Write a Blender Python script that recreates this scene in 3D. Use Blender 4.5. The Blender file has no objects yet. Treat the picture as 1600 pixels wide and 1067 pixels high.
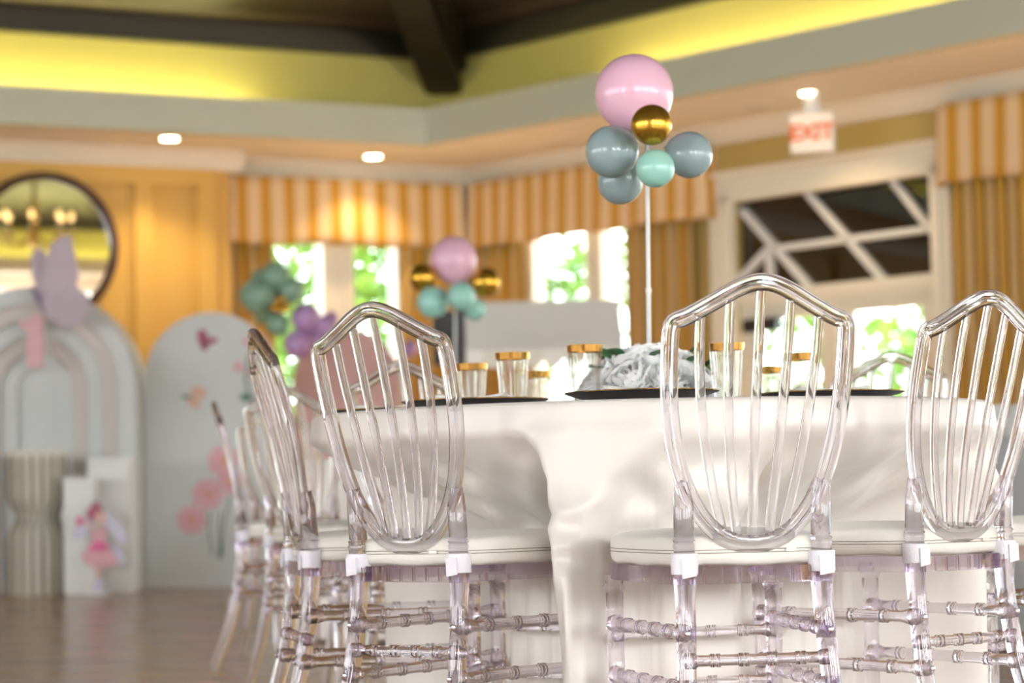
import bpy, bmesh, math, random
from mathutils import Vector, Matrix
random.seed(7)
S = bpy.context.scene
COL = S.collection
R = math.radians
PI = math.pi

# ------------------------------------------------------------------ camera
FPX = 3777.0; EYE = 0.573; PITCH = math.atan((776-533.5)/FPX); ROLL = math.atan(0.021)
fwd = Vector((0, math.cos(PITCH), math.sin(PITCH)))
r0 = Vector((1, 0, 0)); u0 = Vector((0, -math.sin(PITCH), math.cos(PITCH)))
cr = r0*math.cos(ROLL) - u0*math.sin(ROLL)
cu = u0*math.cos(ROLL) + r0*math.sin(ROLL)
cam_d = bpy.data.cameras.new('camera'); cam = bpy.data.objects.new('camera', cam_d); COL.objects.link(cam)
cam.matrix_world = Matrix(((cr.x, cu.x, -fwd.x, 0), (cr.y, cu.y, -fwd.y, 0), (cr.z, cu.z, -fwd.z, EYE), (0, 0, 0, 1)))
cam_d.sensor_width = 36; cam_d.lens = FPX*36/1600
cam_d.dof.use_dof = True; cam_d.dof.focus_distance = 4.15; cam_d.dof.aperture_fstop = 4.0
cam_d.clip_end = 300
S.camera = cam

# ------------------------------------------------------------------ world, view
W = bpy.data.worlds.new('sky'); S.world = W; W.use_nodes = True
bg = W.node_tree.nodes['Background']; bg.inputs[0].default_value = (0.86, 0.94, 1.0, 1); bg.inputs[1].default_value = 9.0
S.view_settings.view_transform = 'Standard'; S.view_settings.look = 'None'; S.view_settings.gamma = 1
S.view_settings.use_curve_mapping = False
S.view_settings.exposure = 0.20
S.cycles.use_denoising = True
S.cycles.max_bounces = 14; S.cycles.transmission_bounces = 12; S.cycles.transparent_max_bounces = 24
S.cycles.diffuse_bounces = 3; S.cycles.glossy_bounces = 6
S.cycles.sample_clamp_indirect = 6

# ------------------------------------------------------------------ room frames
K = Vector((-0.33, 20.66, 0))
wl = Vector((-0.893, -0.449, 0)).normalized(); nW = Vector((wl.y*-1, wl.x, 0))     # window wall runs to the left
wr = Vector((0.669, -0.743, 0)).normalized(); nR = Vector((wr.y, -wr.x, 0))        # right wall runs towards the viewer
if nW.y > 0: nW = -nW
if nR.x > 0: nR = -nR
LA, LB = 22.0, 26.0
def RP(a, b, z=0): return K + wl*a + wr*b + Vector((0, 0, z))
class Fr:
    def __init__(s, o, u, n): s.o, s.u, s.n = Vector(o), u.copy(), n.copy()
    def p(s, a, b, c): return s.o + s.u*a + s.n*b + Vector((0, 0, c))
FW = Fr(K, wl, nW); FR = Fr(K, wr, nR)
FA = Fr(RP(LA, 0), wr, -nR)        # side wall far left
FB = Fr(RP(0, LB), wl, -nW)        # wall behind the viewer
def ray(px, py): return fwd + cr*((px-800)/FPX) - cu*((py-533.5)/FPX)
def at(px, py, d):
    v = ray(px, py); return Vector((0, 0, EYE)) + v*(d/v.y)
def hit(fr, px, py, off=0.0):
    """(along, height) where the sight line through a pixel meets a wall"""
    v = ray(px, py); o = fr.p(0, off, 0); e = Vector((0, 0, EYE))
    t = (o-e).dot(fr.n)/v.dot(fr.n); q = e+v*t
    return (q-fr.o).dot(fr.u), q.z
def wu(fr, px, py=500, off=0.0): return hit(fr, px, py, off)[0]

def area_light(name, loc, direction, sx, sy, power, color):
    l = bpy.data.lights.new(name, 'AREA'); l.shape = 'RECTANGLE'; l.size = sx; l.size_y = sy; l.energy = power; l.color = color
    o = bpy.data.objects.new(name, l); COL.objects.link(o); o.location = loc
    o.rotation_euler = Vector(direction).to_track_quat('-Z', 'Z').to_euler()
    return o
added_sun = bpy.data.lights.new('added_sun', 'SUN'); added_sun.energy = 11.0; added_sun.angle = R(1.0); added_sun.color = (1, .95, .86)  # sun added so light bouncing off the floor brightens the soffit
added_sun_o = bpy.data.objects.new('added_sun', added_sun); COL.objects.link(added_sun_o); added_sun_o.location = (20, 30, 20)
added_sun_o.rotation_euler = Vector((nR.x*.72-.10, nR.y*.72+.05, -.69)).to_track_quat('-Z', 'Z').to_euler()
ADDED_RIGHT_WIN = [(8.6, 10.6), (11.6, 13.6), (14.6, 16.6), (17.6, 19.6), (20.6, 22.6)]  # unseen windows added to let sun onto the floor and brighten the soffit
REAR_WIN = [(2.5, 5.5), (7.0, 10.0), (11.5, 14.5), (16.0, 19.0)]
SIDE_WIN = [(5.5, 8.5), (10.0, 13.0), (14.5, 17.5), (19.0, 22.0)]
for a, b in REAR_WIN:
    area_light('daylight_rear', FB.p((a+b)/2, -0.06, 2.1), FB.n, 2.8, 1.9, 240, (0.95, 0.97, 1.0))
for a, b in SIDE_WIN:
    area_light('daylight_side', FA.p((a+b)/2, -0.06, 2.1), FA.n, 2.8, 1.9, 140, (0.95, 0.97, 1.0))

# ------------------------------------------------------------------ mesh helpers
class G:
    def __init__(s): s.v = []; s.f = []; s.uv = None; s.fix = True
    def add(s, vs, fs):
        o = len(s.v); s.v += [tuple(q) for q in vs]; s.f += [tuple(i+o for i in f) for f in fs]; return s
    def hexa(s, c): # 8 corners: bottom 4, top 4
        return s.add(c, [(3,2,1,0),(4,5,6,7),(0,1,5,4),(1,2,6,5),(2,3,7,6),(3,0,4,7)])
    def box(s, x0, x1, y0, y1, z0, z1):
        return s.hexa([(x0,y0,z0),(x1,y0,z0),(x1,y1,z0),(x0,y1,z0),(x0,y0,z1),(x1,y0,z1),(x1,y1,z1),(x0,y1,z1)])
    def fbox(s, fr, a0, a1, n0, n1, z0, z1):
        return s.hexa([fr.p(a0,n0,z0),fr.p(a1,n0,z0),fr.p(a1,n1,z0),fr.p(a0,n1,z0),fr.p(a0,n0,z1),fr.p(a1,n0,z1),fr.p(a1,n1,z1),fr.p(a0,n1,z1)])
    def prism(s, poly, fn):
        """poly 2D list; fn(p, k) gives the 3D point for layer k = 0, 1"""
        n = len(poly)
        return s.add([fn(p, 0) for p in poly]+[fn(p, 1) for p in poly],
                     [tuple(range(n-1, -1, -1)), tuple(range(n, 2*n))]+[(i, (i+1) % n, n+(i+1) % n, n+i) for i in range(n)])
    def sweep(s, path, profile, closed=False, ref=Vector((0, 1, 0)), scale=None, caps=True):
        path = [Vector(p) for p in path]; n = len(path); m = len(profile); vs = []
        for i, p in enumerate(path):
            if closed: t = path[(i+1) % n]-path[i-1]
            else: t = path[min(i+1, n-1)]-path[max(i-1, 0)]
            t.normalize(); N = t.cross(ref)
            if N.length < 1e-4: N = t.cross(Vector((1, 0, 0.01)))
            N.normalize(); B = N.cross(t).normalized(); k = scale[i] if scale else 1
            vs += [p+N*(a*k)+B*(b*k) for a, b in profile]
        fs = []
        for i in range(n if closed else n-1):
            j = (i+1) % n
            for q in range(m): fs.append((i*m+q, i*m+(q+1) % m, j*m+(q+1) % m, j*m+q))
        if not closed and caps: fs += [tuple(range(m-1, -1, -1)), tuple(range((n-1)*m, n*m))]
        return s.add(vs, fs)
    def tube(s, path, r, n=10, closed=False, ref=Vector((0, 1, 0.001))):
        rr = r if isinstance(r, (list, tuple)) else [r]*len(path)
        return s.sweep(path, [(math.cos(2*PI*i/n), math.sin(2*PI*i/n)) for i in range(n)], closed, ref, rr)
    def lathe(s, prof, n=20, o=(0, 0, 0), caps=True):
        o = Vector(o); vs = []; fs = []; m = len(prof)
        for r, z in prof: vs += [o+Vector((r*math.cos(2*PI*i/n), r*math.sin(2*PI*i/n), z)) for i in range(n)]
        for k in range(m-1):
            for i in range(n): fs.append((k*n+i, k*n+(i+1) % n, (k+1)*n+(i+1) % n, (k+1)*n+i))
        if caps: fs += [tuple(range(n-1, -1, -1)), tuple(range((m-1)*n, m*n))]
        return s.add(vs, fs)
    def grid(s, fn, nu, nv):
        vs = [fn(i/nu, j/nv) for j in range(nv+1) for i in range(nu+1)]
        fs = [(j*(nu+1)+i, j*(nu+1)+i+1, (j+1)*(nu+1)+i+1, (j+1)*(nu+1)+i) for j in range(nv) for i in range(nu)]
        uv = [(i/nu, j/nv) for j in range(nv+1) for i in range(nu+1)]
        s.uv = (s.uv or [])+uv
        return s.add(vs, fs)
    def mesh(s, name, smooth=False):
        me = bpy.data.meshes.new(name); me.from_pydata(s.v, [], s.f); me.validate()
        if s.fix:
            bm = bmesh.new(); bm.from_mesh(me); bmesh.ops.recalc_face_normals(bm, faces=bm.faces); bm.to_mesh(me); bm.free()
        if s.uv and len(s.uv) == len(s.v):
            l = me.uv_layers.new(name='UVMap')
            for lp in me.loops: l.data[lp.index].uv = s.uv[lp.vertex_index]
        if smooth:
            for p in me.polygons: p.use_smooth = True
        me.update(); return me
    def build(s, name, mat, parent=None, smooth=False, angle=None):
        me = s.mesh(name, smooth); o = bpy.data.objects.new(name, me); COL.objects.link(o)
        if mat: me.materials.append(mat)
        if angle and smooth:
            try: me.set_sharp_from_angle(angle=R(angle))
            except Exception: pass
        if parent: o.parent = parent
        return o
def inst(name, me, parent, loc=(0, 0, 0), rot=(0, 0, 0), sc=(1, 1, 1)):
    o = bpy.data.objects.new(name, me); COL.objects.link(o); o.parent = parent
    o.location = loc; o.rotation_euler = rot; o.scale = sc; return o
def empty(name, loc, rz=0.0):
    o = bpy.data.objects.new(name, None); COL.objects.link(o); o.location = loc; o.rotation_euler = (0, 0, rz); o.empty_display_size = .1; return o
def tag(o, label, cat=None, group=None, kind=None):
    o['label'] = label
    if cat: o['category'] = cat
    if group: o['group'] = group
    if kind: o['kind'] = kind
    return o
def struct(o, label=None):
    o['kind'] = 'structure'
    if label: o['label'] = label
    return o
def children(o): return [c for c in bpy.data.objects if c.parent == o]
def copy_tree(o, parent=None):
    c = o.copy(); COL.objects.link(c); c.parent = parent
    for ch in KIDS.get(o.name, []): copy_tree(ch, c)
    return c
KIDS = {}

# ------------------------------------------------------------------ materials
def nmat(name):
    m = bpy.data.materials.new(name); m.use_nodes = True; nt = m.node_tree
    return m, nt, nt.nodes['Principled BSDF'], nt.nodes['Material Output']
def pm(name, col, rough=.5, metal=0, spec=.5, noise=0, nscale=8, bump=0, bscale=60, sheen=0, coat=0, sss=0):
    m, nt, b, out = nmat(name); c = (*col, 1)
    b.inputs['Base Color'].default_value = c; b.inputs['Roughness'].default_value = rough
    b.inputs['Metallic'].default_value = metal; b.inputs['Specular IOR Level'].default_value = spec
    if sheen: b.inputs['Sheen Weight'].default_value = sheen
    if coat: b.inputs['Coat Weight'].default_value = coat
    if sss:
        b.inputs['Subsurface Weight'].default_value = sss; b.inputs['Subsurface Radius'].default_value = (.05, .04, .04)
    tc = nt.nodes.new('ShaderNodeTexCoord')
    if noise:
        n = nt.nodes.new('ShaderNodeTexNoise'); n.inputs['Scale'].default_value = nscale; n.inputs['Detail'].default_value = 4
        nt.links.new(tc.outputs['Object'], n.inputs['Vector'])
        mx = nt.nodes.new('ShaderNodeMix'); mx.data_type = 'RGBA'
        mx.inputs[6].default_value = tuple(x*(1-noise) for x in col)+(1,); mx.inputs[7].default_value = tuple(min(1, x*(1+noise)) for x in col)+(1,)
        nt.links.new(n.outputs['Fac'], mx.inputs[0]); nt.links.new(mx.outputs[2], b.inputs['Base Color'])
    if bump:
        n2 = nt.nodes.new('ShaderNodeTexNoise'); n2.inputs['Scale'].default_value = bscale
        nt.links.new(tc.outputs['Object'], n2.inputs['Vector'])
        bp = nt.nodes.new('ShaderNodeBump'); bp.inputs['Strength'].default_value = bump; bp.inputs['Distance'].default_value = .01
        nt.links.new(n2.outputs['Fac'], bp.inputs['Height']); nt.links.new(bp.outputs['Normal'], b.inputs['Normal'])
    return m
def emat(name, col, strength):
    m, nt, b, out = nmat(name); b.inputs['Emission Color'].default_value = (*col, 1); b.inputs['Emission Strength'].default_value = strength
    b.inputs['Base Color'].default_value = (*col, 1); return m
def clear_mat(name, tint, ior, through, vol=None, dens=0):
    m, nt, b, out = nmat(name); nt.nodes.remove(b)
    g = nt.nodes.new('ShaderNodeBsdfGlass'); g.inputs['Color'].default_value = (*tint, 1); g.inputs['IOR'].default_value = ior; g.inputs['Roughness'].default_value = 0.0
    t = nt.nodes.new('ShaderNodeBsdfTransparent'); t.inputs['Color'].default_value = (*tint, 1)
    x = nt.nodes.new('ShaderNodeMixShader'); x.inputs[0].default_value = through
    nt.links.new(g.outputs[0], x.inputs[1]); nt.links.new(t.outputs[0], x.inputs[2]); nt.links.new(x.outputs[0], out.inputs[0])
    if vol:
        va = nt.nodes.new('ShaderNodeVolumeAbsorption'); va.inputs['Color'].default_value = (*vol, 1); va.inputs['Density'].default_value = dens
        nt.links.new(va.outputs[0], out.inputs[1])
    return m
def pane_mat(name, tint, gloss):
    m, nt, b, out = nmat(name); nt.nodes.remove(b)
    g = nt.nodes.new('ShaderNodeBsdfGlossy'); g.inputs['Roughness'].default_value = 0.02
    t = nt.nodes.new('ShaderNodeBsdfTransparent'); t.inputs['Color'].default_value = (*tint, 1)
    f = nt.nodes.new('ShaderNodeFresnel'); f.inputs['IOR'].default_value = gloss
    x = nt.nodes.new('ShaderNodeMixShader')
    nt.links.new(f.outputs[0], x.inputs[0]); nt.links.new(t.outputs[0], x.inputs[1]); nt.links.new(g.outputs[0], x.inputs[2]); nt.links.new(x.outputs[0], out.inputs[0]); return m
def stripe_mat(name, base, stripe, n, width, rough=.6):
    m, nt, b, out = nmat(name); b.inputs['Roughness'].default_value = rough; b.inputs['Sheen Weight'].default_value = .2
    uv = nt.nodes.new('ShaderNodeUVMap'); sp = nt.nodes.new('ShaderNodeSeparateXYZ'); nt.links.new(uv.outputs[0], sp.inputs[0])
    mu = nt.nodes.new('ShaderNodeMath'); mu.operation = 'MULTIPLY'; mu.inputs[1].default_value = n
    fr = nt.nodes.new('ShaderNodeMath'); fr.operation = 'FRACT'
    nt.links.new(sp.outputs[0], mu.inputs[0]); nt.links.new(mu.outputs[0], fr.inputs[0])
    rp = nt.nodes.new('ShaderNodeValToRGB'); e = rp.color_ramp.elements
    e[0].position = 0; e[0].color = (*base, 1); e[1].position = .5-width/2-.04; e[1].color = (*base, 1)
    for p, c in ((.5-width/2, stripe), (.5+width/2, stripe), (.5+width/2+.04, base)):
        k = rp.color_ramp.elements.new(p); k.color = (*c, 1)
    nt.links.new(fr.outputs[0], rp.inputs[0]); nt.links.new(rp.outputs[0], b.inputs['Base Color']); return m
def floor_mat():
    m, nt, b, out = nmat('oak_floor'); tc = nt.nodes.new('ShaderNodeTexCoord')
    mp = nt.nodes.new('ShaderNodeMapping'); mp.inputs['Rotation'].default_value = (0, 0, R(4)); nt.links.new(tc.outputs['Object'], mp.inputs[0])
    br = nt.nodes.new('ShaderNodeTexBrick'); br.inputs['Scale'].default_value = 1; br.inputs['Brick Width'].default_value = 1.1; br.inputs['Row Height'].default_value = .075
    br.inputs['Mortar Size'].default_value = .0015; br.inputs['Color1'].default_value = (.44, .21, .08, 1); br.inputs['Color2'].default_value = (.60, .33, .14, 1)
    br.inputs['Mortar'].default_value = (.16, .08, .04, 1); br.offset = .37
    nt.links.new(mp.outputs[0], br.inputs[0])
    mp2 = nt.nodes.new('ShaderNodeMapping'); mp2.inputs['Scale'].default_value = (2, 40, 1); nt.links.new(mp.outputs[0], mp2.inputs[0])
    n = nt.nodes.new('ShaderNodeTexNoise'); n.inputs['Scale'].default_value = 1.5; n.inputs['Detail'].default_value = 5; nt.links.new(mp2.outputs[0], n.inputs[0])
    mx = nt.nodes.new('ShaderNodeMix'); mx.data_type = 'RGBA'; mx.blend_type = 'OVERLAY'; mx.inputs[0].default_value = .35
    nt.links.new(br.outputs[0], mx.inputs[6]); nt.links.new(n.outputs['Fac'], mx.inputs[7]); nt.links.new(mx.outputs[2], b.inputs['Base Color'])
    b.inputs['Roughness'].default_value = .2; b.inputs['Specular IOR Level'].default_value = .25; return m
def boards_mat():
    m, nt, b, out = nmat('dark_boards'); tc = nt.nodes.new('ShaderNodeTexCoord')
    w = nt.nodes.new('ShaderNodeTexWave'); w.bands_direction = 'Z'; w.wave_profile = 'SAW'; w.inputs['Scale'].default_value = 2.2; w.inputs['Distortion'].default_value = .3
    nt.links.new(tc.outputs['Object'], w.inputs[0]); rp = nt.nodes.new('ShaderNodeValToRGB')
    rp.color_ramp.elements[0].color = (.012, .008, .006, 1); rp.color_ramp.elements[1].color = (.045, .030, .020, 1)
    nt.links.new(w.outputs[0], rp.inputs[0]); nt.links.new(rp.outputs[0], b.inputs['Base Color']); b.inputs['Roughness'].default_value = .35; return m

M = dict(
    band_shade=pm('blush_band_shade', (.64, .575, .53), .5, noise=.02),
    gold=pm('gold_wall_paint', (.66, .40, .085), .5, noise=.06, nscale=3),
    ochre=pm('ochre_wall_paint', (.52, .38, .12), .55, noise=.06, nscale=3),
    olive=pm('cove_wall_paint', (.46, .40, .12), .6, noise=.04, nscale=2),
    cream=pm('cream_trim_paint', (.82, .77, .64), .45, noise=.03, nscale=4),
    soffit=pm('soffit_paint', (.93, .89, .80), .6, noise=.03, nscale=2),
    fascia=pm('fascia_paint', (.62, .64, .50), .6, noise=.03, nscale=2),
    boards=boards_mat(), beam=pm('dark_beam_wood', (.012, .010, .006), .4, noise=.3, nscale=6),
    floor=floor_mat(),
    white=pm('white_paint', (.80, .80, .77), .45, noise=.02), panel=pm('white_backdrop_paint', (.66, .68, .66), .5, noise=.02),
    ivory=pm('ivory_satin_cloth', (.85, .80, .735), .42, noise=.03, nscale=5, bump=.05, bscale=300, sheen=.3),
    pad=pm('ivory_cushion_cloth', (.84, .80, .72), .6, noise=.03, nscale=9, bump=.08, bscale=120, sheen=.2),
    seam=pm('cushion_seam_thread', (.42, .38, .32), .7),
    strap=pm('white_strap', (.86, .84, .90), .6, bump=.1, bscale=200),
    clear=clear_mat('clear_resin', (.985, .98, .99), 1.46, .15, (.79, .70, .86), 11),
    cup=clear_mat('clear_cup', (.99, .99, .99), 1.25, .7),
    goldrim=pm('gold_foil', (.56, .32, .08), .2, metal=1), chrome=pm('chrome', (.7, .7, .72), .2, metal=1),
    black=pm('black_lacquer', (.012, .010, .012), .3), pane=pane_mat('window_glass', (.97, .99, .97), 1.3),
    transom=pane_mat('transom_glass', (.30, .28, .25), 1.9),
    mirror=pm('mirror_silver', (.85, .85, .83), .02, metal=1), darkwood=pm('dark_mahogany', (.045, .012, .006), .3, noise=.2),
    valance=stripe_mat('striped_valance_cloth', (.76, .56, .32), (.58, .29, .016), 13, .42),
    drape=stripe_mat('striped_drape_cloth', (.54, .36, .13), (.52, .28, .02), 9, .5),
    pinkb=pm('pink_latex', (.80, .48, .60), .22, noise=.02, sss=.15), goldb=pm('chrome_gold_latex', (.62, .36, .045), .26, metal=.9),
    greyb=pm('grey_teal_latex', (.29, .38, .385), .18, noise=.02), mintb=pm('mint_latex', (.33, .62, .53), .22, noise=.02),
    sageb=pm('sage_latex', (.26, .43, .31), .25, noise=.02), lilac=pm('lilac_latex', (.52, .32, .60), .25, noise=.02),
    petal=pm('white_petal', (.93, .93, .92), .6, noise=.02, sss=.25), leaf=pm('flower_leaf', (.07, .20, .07), .5, noise=.3, nscale=30),
    pink=pm('pink_print', (.76, .42, .46), .5, noise=.2, nscale=20), rose=pm('rose_print', (.42, .10, .16), .5, noise=.2, nscale=20),
    peach=pm('peach_print', (.72, .45, .33), .5, noise=.2), stemg=pm('stem_print', (.12, .22, .14), .5), orange=pm('orange_print', (.70, .30, .06), .5),
    pinkwood=pm('pink_glitter_board', (.78, .46, .46), .5, noise=.08, nscale=80), palepink=pm('pale_pink_panel', (.72, .44, .40), .5, noise=.03),
    lav=pm('lavender_wing_paper', (.60, .50, .55), .6, noise=.12, nscale=6), lavd=pm('wing_vein_print', (.28, .20, .32), .6),
    skin=pm('skin_print', (.76, .50, .42), .5), hotpink=pm('hot_pink_print', (.74, .14, .34), .5, noise=.2, nscale=25), palelil=pm('pale_wing_print', (.68, .66, .78), .5),
    plaster=pm('stretch_fabric', (.74, .70, .58), .6, noise=.03), groove=pm('ribbon_stripe', (.34, .31, .24), .7),
    greycloth=pm('grey_table_cloth', (.52, .54, .56), .6, noise=.03), lens=emat('downlight_lens', (1, .80, .52), 26), bulb=emat('warm_bulb', (1, .66, .26), 3.5), lensoff=pm('downlight_unlit', (.85, .75, .60), .4),
    cove=emat('cove_tube', (1, .93, .42), 56), coveb=emat('cove_tube_warm', (1, .90, .52), 54), sign=emat('exit_sign_face', (1, .88, .70), .22), signred=emat('exit_letter', (.85, .16, .01), .12),
    leafout=pm('tree_leaf', (.17, .34, .06), .6, noise=.4, nscale=2), bark=pm('tree_bark', (.12, .08, .05), .8), bounce_ground=pm('pale_bounce_ground', (.66, .63, .55), .9, noise=.08, nscale=1),
)

# ------------------------------------------------------------------ structure
G().box(-30, 32, -16, 26, -.1, 0).build('floor', M['floor'])
struct(bpy.data.objects['floor'], 'glossy warm oak strip floor')
HS = 3.38; INS = 1.42; HF = 3.65; UIN = .75; HU = 4.18; CR0 = 3.24

def wall(name, fr, length, openings, mat, n0=-.10, n1=0, h=3.5):
    us = sorted({0, length} | {o[0] for o in openings} | {o[1] for o in openings}); zs = sorted({0, h} | {o[2] for o in openings} | {o[3] for o in openings})
    g = G()
    for a, b in zip(us, us[1:]):
        for c, d in zip(zs, zs[1:]):
            m, k = (a+b)/2, (c+d)/2
            if not any(o[0] < m < o[1] and o[2] < k < o[3] for o in openings): g.fbox(fr, a, b, n0, n1, c, d)
    return struct(g.build(name, mat))
# window positions along the window wall and the right wall
tj = wu(FW, 338, 300)                                    # where the gold wall steps forward
w1 = (wu(FW, 622, 430), wu(FW, 548, 430)); w2 = (wu(FW, 507, 430), wu(FW, 423, 430))
v1 = (wu(FR, 833, 430), wu(FR, 921, 430)); v2 = (wu(FR, 940, 430), wu(FR, 1000, 430))
dd = (wu(FR, 1150, 400), wu(FR, 1465, 380)); zt = hit(FR, 1300, 296)[1]; zb = hit(FR, 1300, 443)[1]
v3 = (wu(FR, 1610, 430), wu(FR, 1760, 430))
ZS, ZH = .45, 2.95
wall('wall_back', FW, tj+.02, [(*w1, ZS, ZH), (*w2, ZS, ZH)], M['cream'])
wall('wall_right', FR, LB, [(*v1, ZS, ZH), (*v2, ZS, ZH), (dd[0], dd[1], 0, zt), (*v3, ZS, ZH)]+[(a, b, ZS, ZH) for a, b in ADDED_RIGHT_WIN], M['ochre'])
FG = Fr(K+nW*.30, wl, nW)
g = G().fbox(FG, tj, LA, -.5, 0, 0, 3.5); wlft = struct(g.build('wall_left', M['gold']), 'gold panelled wall')
wall('wall_rear', FB, LA, [(a, b, 1.1, 3.1) for a, b in REAR_WIN], M['cream'])
wall('wall_side', FA, LB, [(a, b, 1.1, 3.1) for a, b in SIDE_WIN], M['cream'])
for i, (fr, lst) in enumerate(((FB, REAR_WIN), (FA, SIDE_WIN))):
    for a, b in lst:
        g = G()
        for q in (a, (a+b)/2-.03, b-.06): g.fbox(fr, q, q+.06, -.05, .03, 1.1, 3.1)
        for z in (1.1, 2.3, 3.04): g.fbox(fr, a, b, -.05, .03, z, z+.06)
        struct(g.build('window_%d' % (10+i), M['cream']))

def ring_slab(name, i0, i1, z0, z1, mat):
    """a flat band running round the room between two insets"""
    o = [RP(i0, i0), RP(LA-i0, i0), RP(LA-i0, LB-i0), RP(i0, LB-i0)]; q = [RP(i1, i1), RP(LA-i1, i1), RP(LA-i1, LB-i1), RP(i1, LB-i1)]
    g = G()
    for k in range(4):
        j = (k+1) % 4; c = [o[k], o[j], q[j], q[k]]
        g.hexa([p+Vector((0, 0, z0)) for p in c]+[p+Vector((0, 0, z1)) for p in c])
    return struct(g.build(name, mat))
ring_slab('ceiling', -.2, INS-.06, HS, HS+.08, M['soffit'])
ring_slab('trim_1', INS-.08, INS, HS-.02, HF, M['fascia'])          # fascia of the tray
ring_slab('trim_2', UIN-.15, UIN, HS+.08, HU, M['olive'])           # yellow wall above the cove
ring_slab('trim_3', UIN-.1, UIN+.10, HU-.02, HU+.17, M['beam'])     # dark wall plate
# crown moulding, coved profile
def crown(name, fr, a0, a1):
    prof = [(0, CR0), (.03, CR0), (.035, CR0+.03), (.06, CR0+.045), (.10, CR0+.10), (.13, CR0+.12), (.14, HS), (0, HS)]
    return struct(G().prism(prof, lambda p, k: fr.p((a0, a1)[k], p[0], p[1])).build(name, M['cream']))
crown('trim_4', FW, -.0, tj); crown('trim_5', FR, 0, LB); crown('trim_6', FG, tj-.10, LA)
G1 = Fr(FG.p(tj, 0, 0), -nW, -wl); 
# roof: four slopes rising to a ridge
SL = math.tan(R(27)); top = 6.5
def roofz(i): return HU+.15+(i-UIN)*.956*SL
c4 = [RP(UIN, UIN), RP(LA-UIN, UIN), RP(LA-UIN, LB-UIN), RP(UIN, LB-UIN)]
rz = roofz(UIN+top); q4 = [RP(UIN+top, UIN+top), RP(LA-UIN-top, UIN+top), RP(LA-UIN-top, LB-UIN-top), RP(UIN+top, LB-UIN-top)]
g = G()
for k in range(4):
    j = (k+1) % 4; c = [c4[k]+Vector((0, 0, HU+.15)), c4[j]+Vector((0, 0, HU+.15)), q4[j]+Vector((0, 0, rz)), q4[k]+Vector((0, 0, rz))]
    g.hexa(c+[p+Vector((0, 0, .15)) for p in c])
g.hexa([p+Vector((0, 0, rz)) for p in q4]+[p+Vector((0, 0, rz+.15)) for p in q4])
struct(g.build('ceiling_boards', M['boards']), 'dark boarded vaulted ceiling')
def hip_beam(name, a, b, sa, sb):
    p0 = RP(a+sa*.75, b+sb*.75, HU-.12); p1 = RP(a+sa*top, b+sb*top, roofz(top)-.12)
    d = (p1-p0).normalized(); side = d.cross(Vector((0, 0, 1))).normalized(); up = side.cross(d)
    g = G(); h, w = .20, .15
    c0 = [p0-side*w-up*h, p0+side*w-up*h, p0+side*w+up*h, p0-side*w+up*h]; c1 = [q+(p1-p0) for q in c0]
    g.hexa(c0+c1)
    for s in (-1, 1):
        m0 = p0+side*(s*(w+.03)); g.hexa([m0-side*.03-up*.05, m0+side*.03-up*.05, m0+side*.03+up*h, m0-side*.03+up*h]+[q+(p1-p0) for q in (m0-side*.03-up*.05, m0+side*.03-up*.05, m0+side*.03+up*h, m0-side*.03+up*h)])
    return struct(g.build(name, M['beam']), 'dark hip beam of the ceiling')
hip_beam('beam_1', 0, 0, 1, 1)
hip_beam('beam_2', LA, 0, -1, 1)
# cove lamps lying in the trough behind the fascia
def cove_lamp(name, fr, a0, a1, label, mat):
    ins = .92*.956
    o = G().tube([fr.p(a0, ins, HS+.16), fr.p(a1, ins, HS+.16)], .025, 8).build(name, mat); tag(o, label, 'cove light', 'cove light tubes'); return o
ce = wu(FW, 392, 150, .8)
cove_lamp('cove_light', FW, ce, LA-2, 'yellow cove light tube above the gold panelled wall', M['cove'])
cove_lamp('cove_light', FR, wu(FR, 960, 110, .8), LB-2, 'cove light tube above the door wall', M['coveb'])
cove_lamp('cove_light', FB, 2, LA-2, 'cove light tube reflected in the round mirror', M['cove'])

# gold wall panelling: rails and stiles with raised beads
def stile(a, b, z0, z1, t=.06): return G().fbox(FG, a, b, 0, t, z0, z1).build('panel_stile', M['gold'], wlft)
def gx(px): return wu(FG, px, 420)
st = [(gx(336), gx(306)), (gx(236), gx(208)), (gx(-70), gx(-100)), (gx(-190), gx(-220)), (gx(-480), gx(-510))]
for a, b in st: stile(a, b, .15, CR0)
rl = [(st[k][1], st[k+1][0]) for k in range(4)]
for a, b in rl:
    for z0, z1 in ((3.10, CR0), (.15, .30)):
        stile(a, b, z0, z1)
    g = G(); w = .035
    for (p, q, r, s) in ((a, a+w, .3, 3.1), (b-w, b, .3, 3.1), (a, b, 3.1-w, 3.1), (a, b, .3, .3+w)): g.fbox(FG, p, q, 0, .02, r, s)
    g.build('panel_bead', M['gold'], wlft)
struct(G().fbox(FG, tj, LA, 0, .05, 0, .15).build('baseboard_left', M['cream']))
struct(G().fbox(FR, 0, dd[0]-.3, 0, .03, 0, .15).build('baseboard_right', M['cream']))

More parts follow.
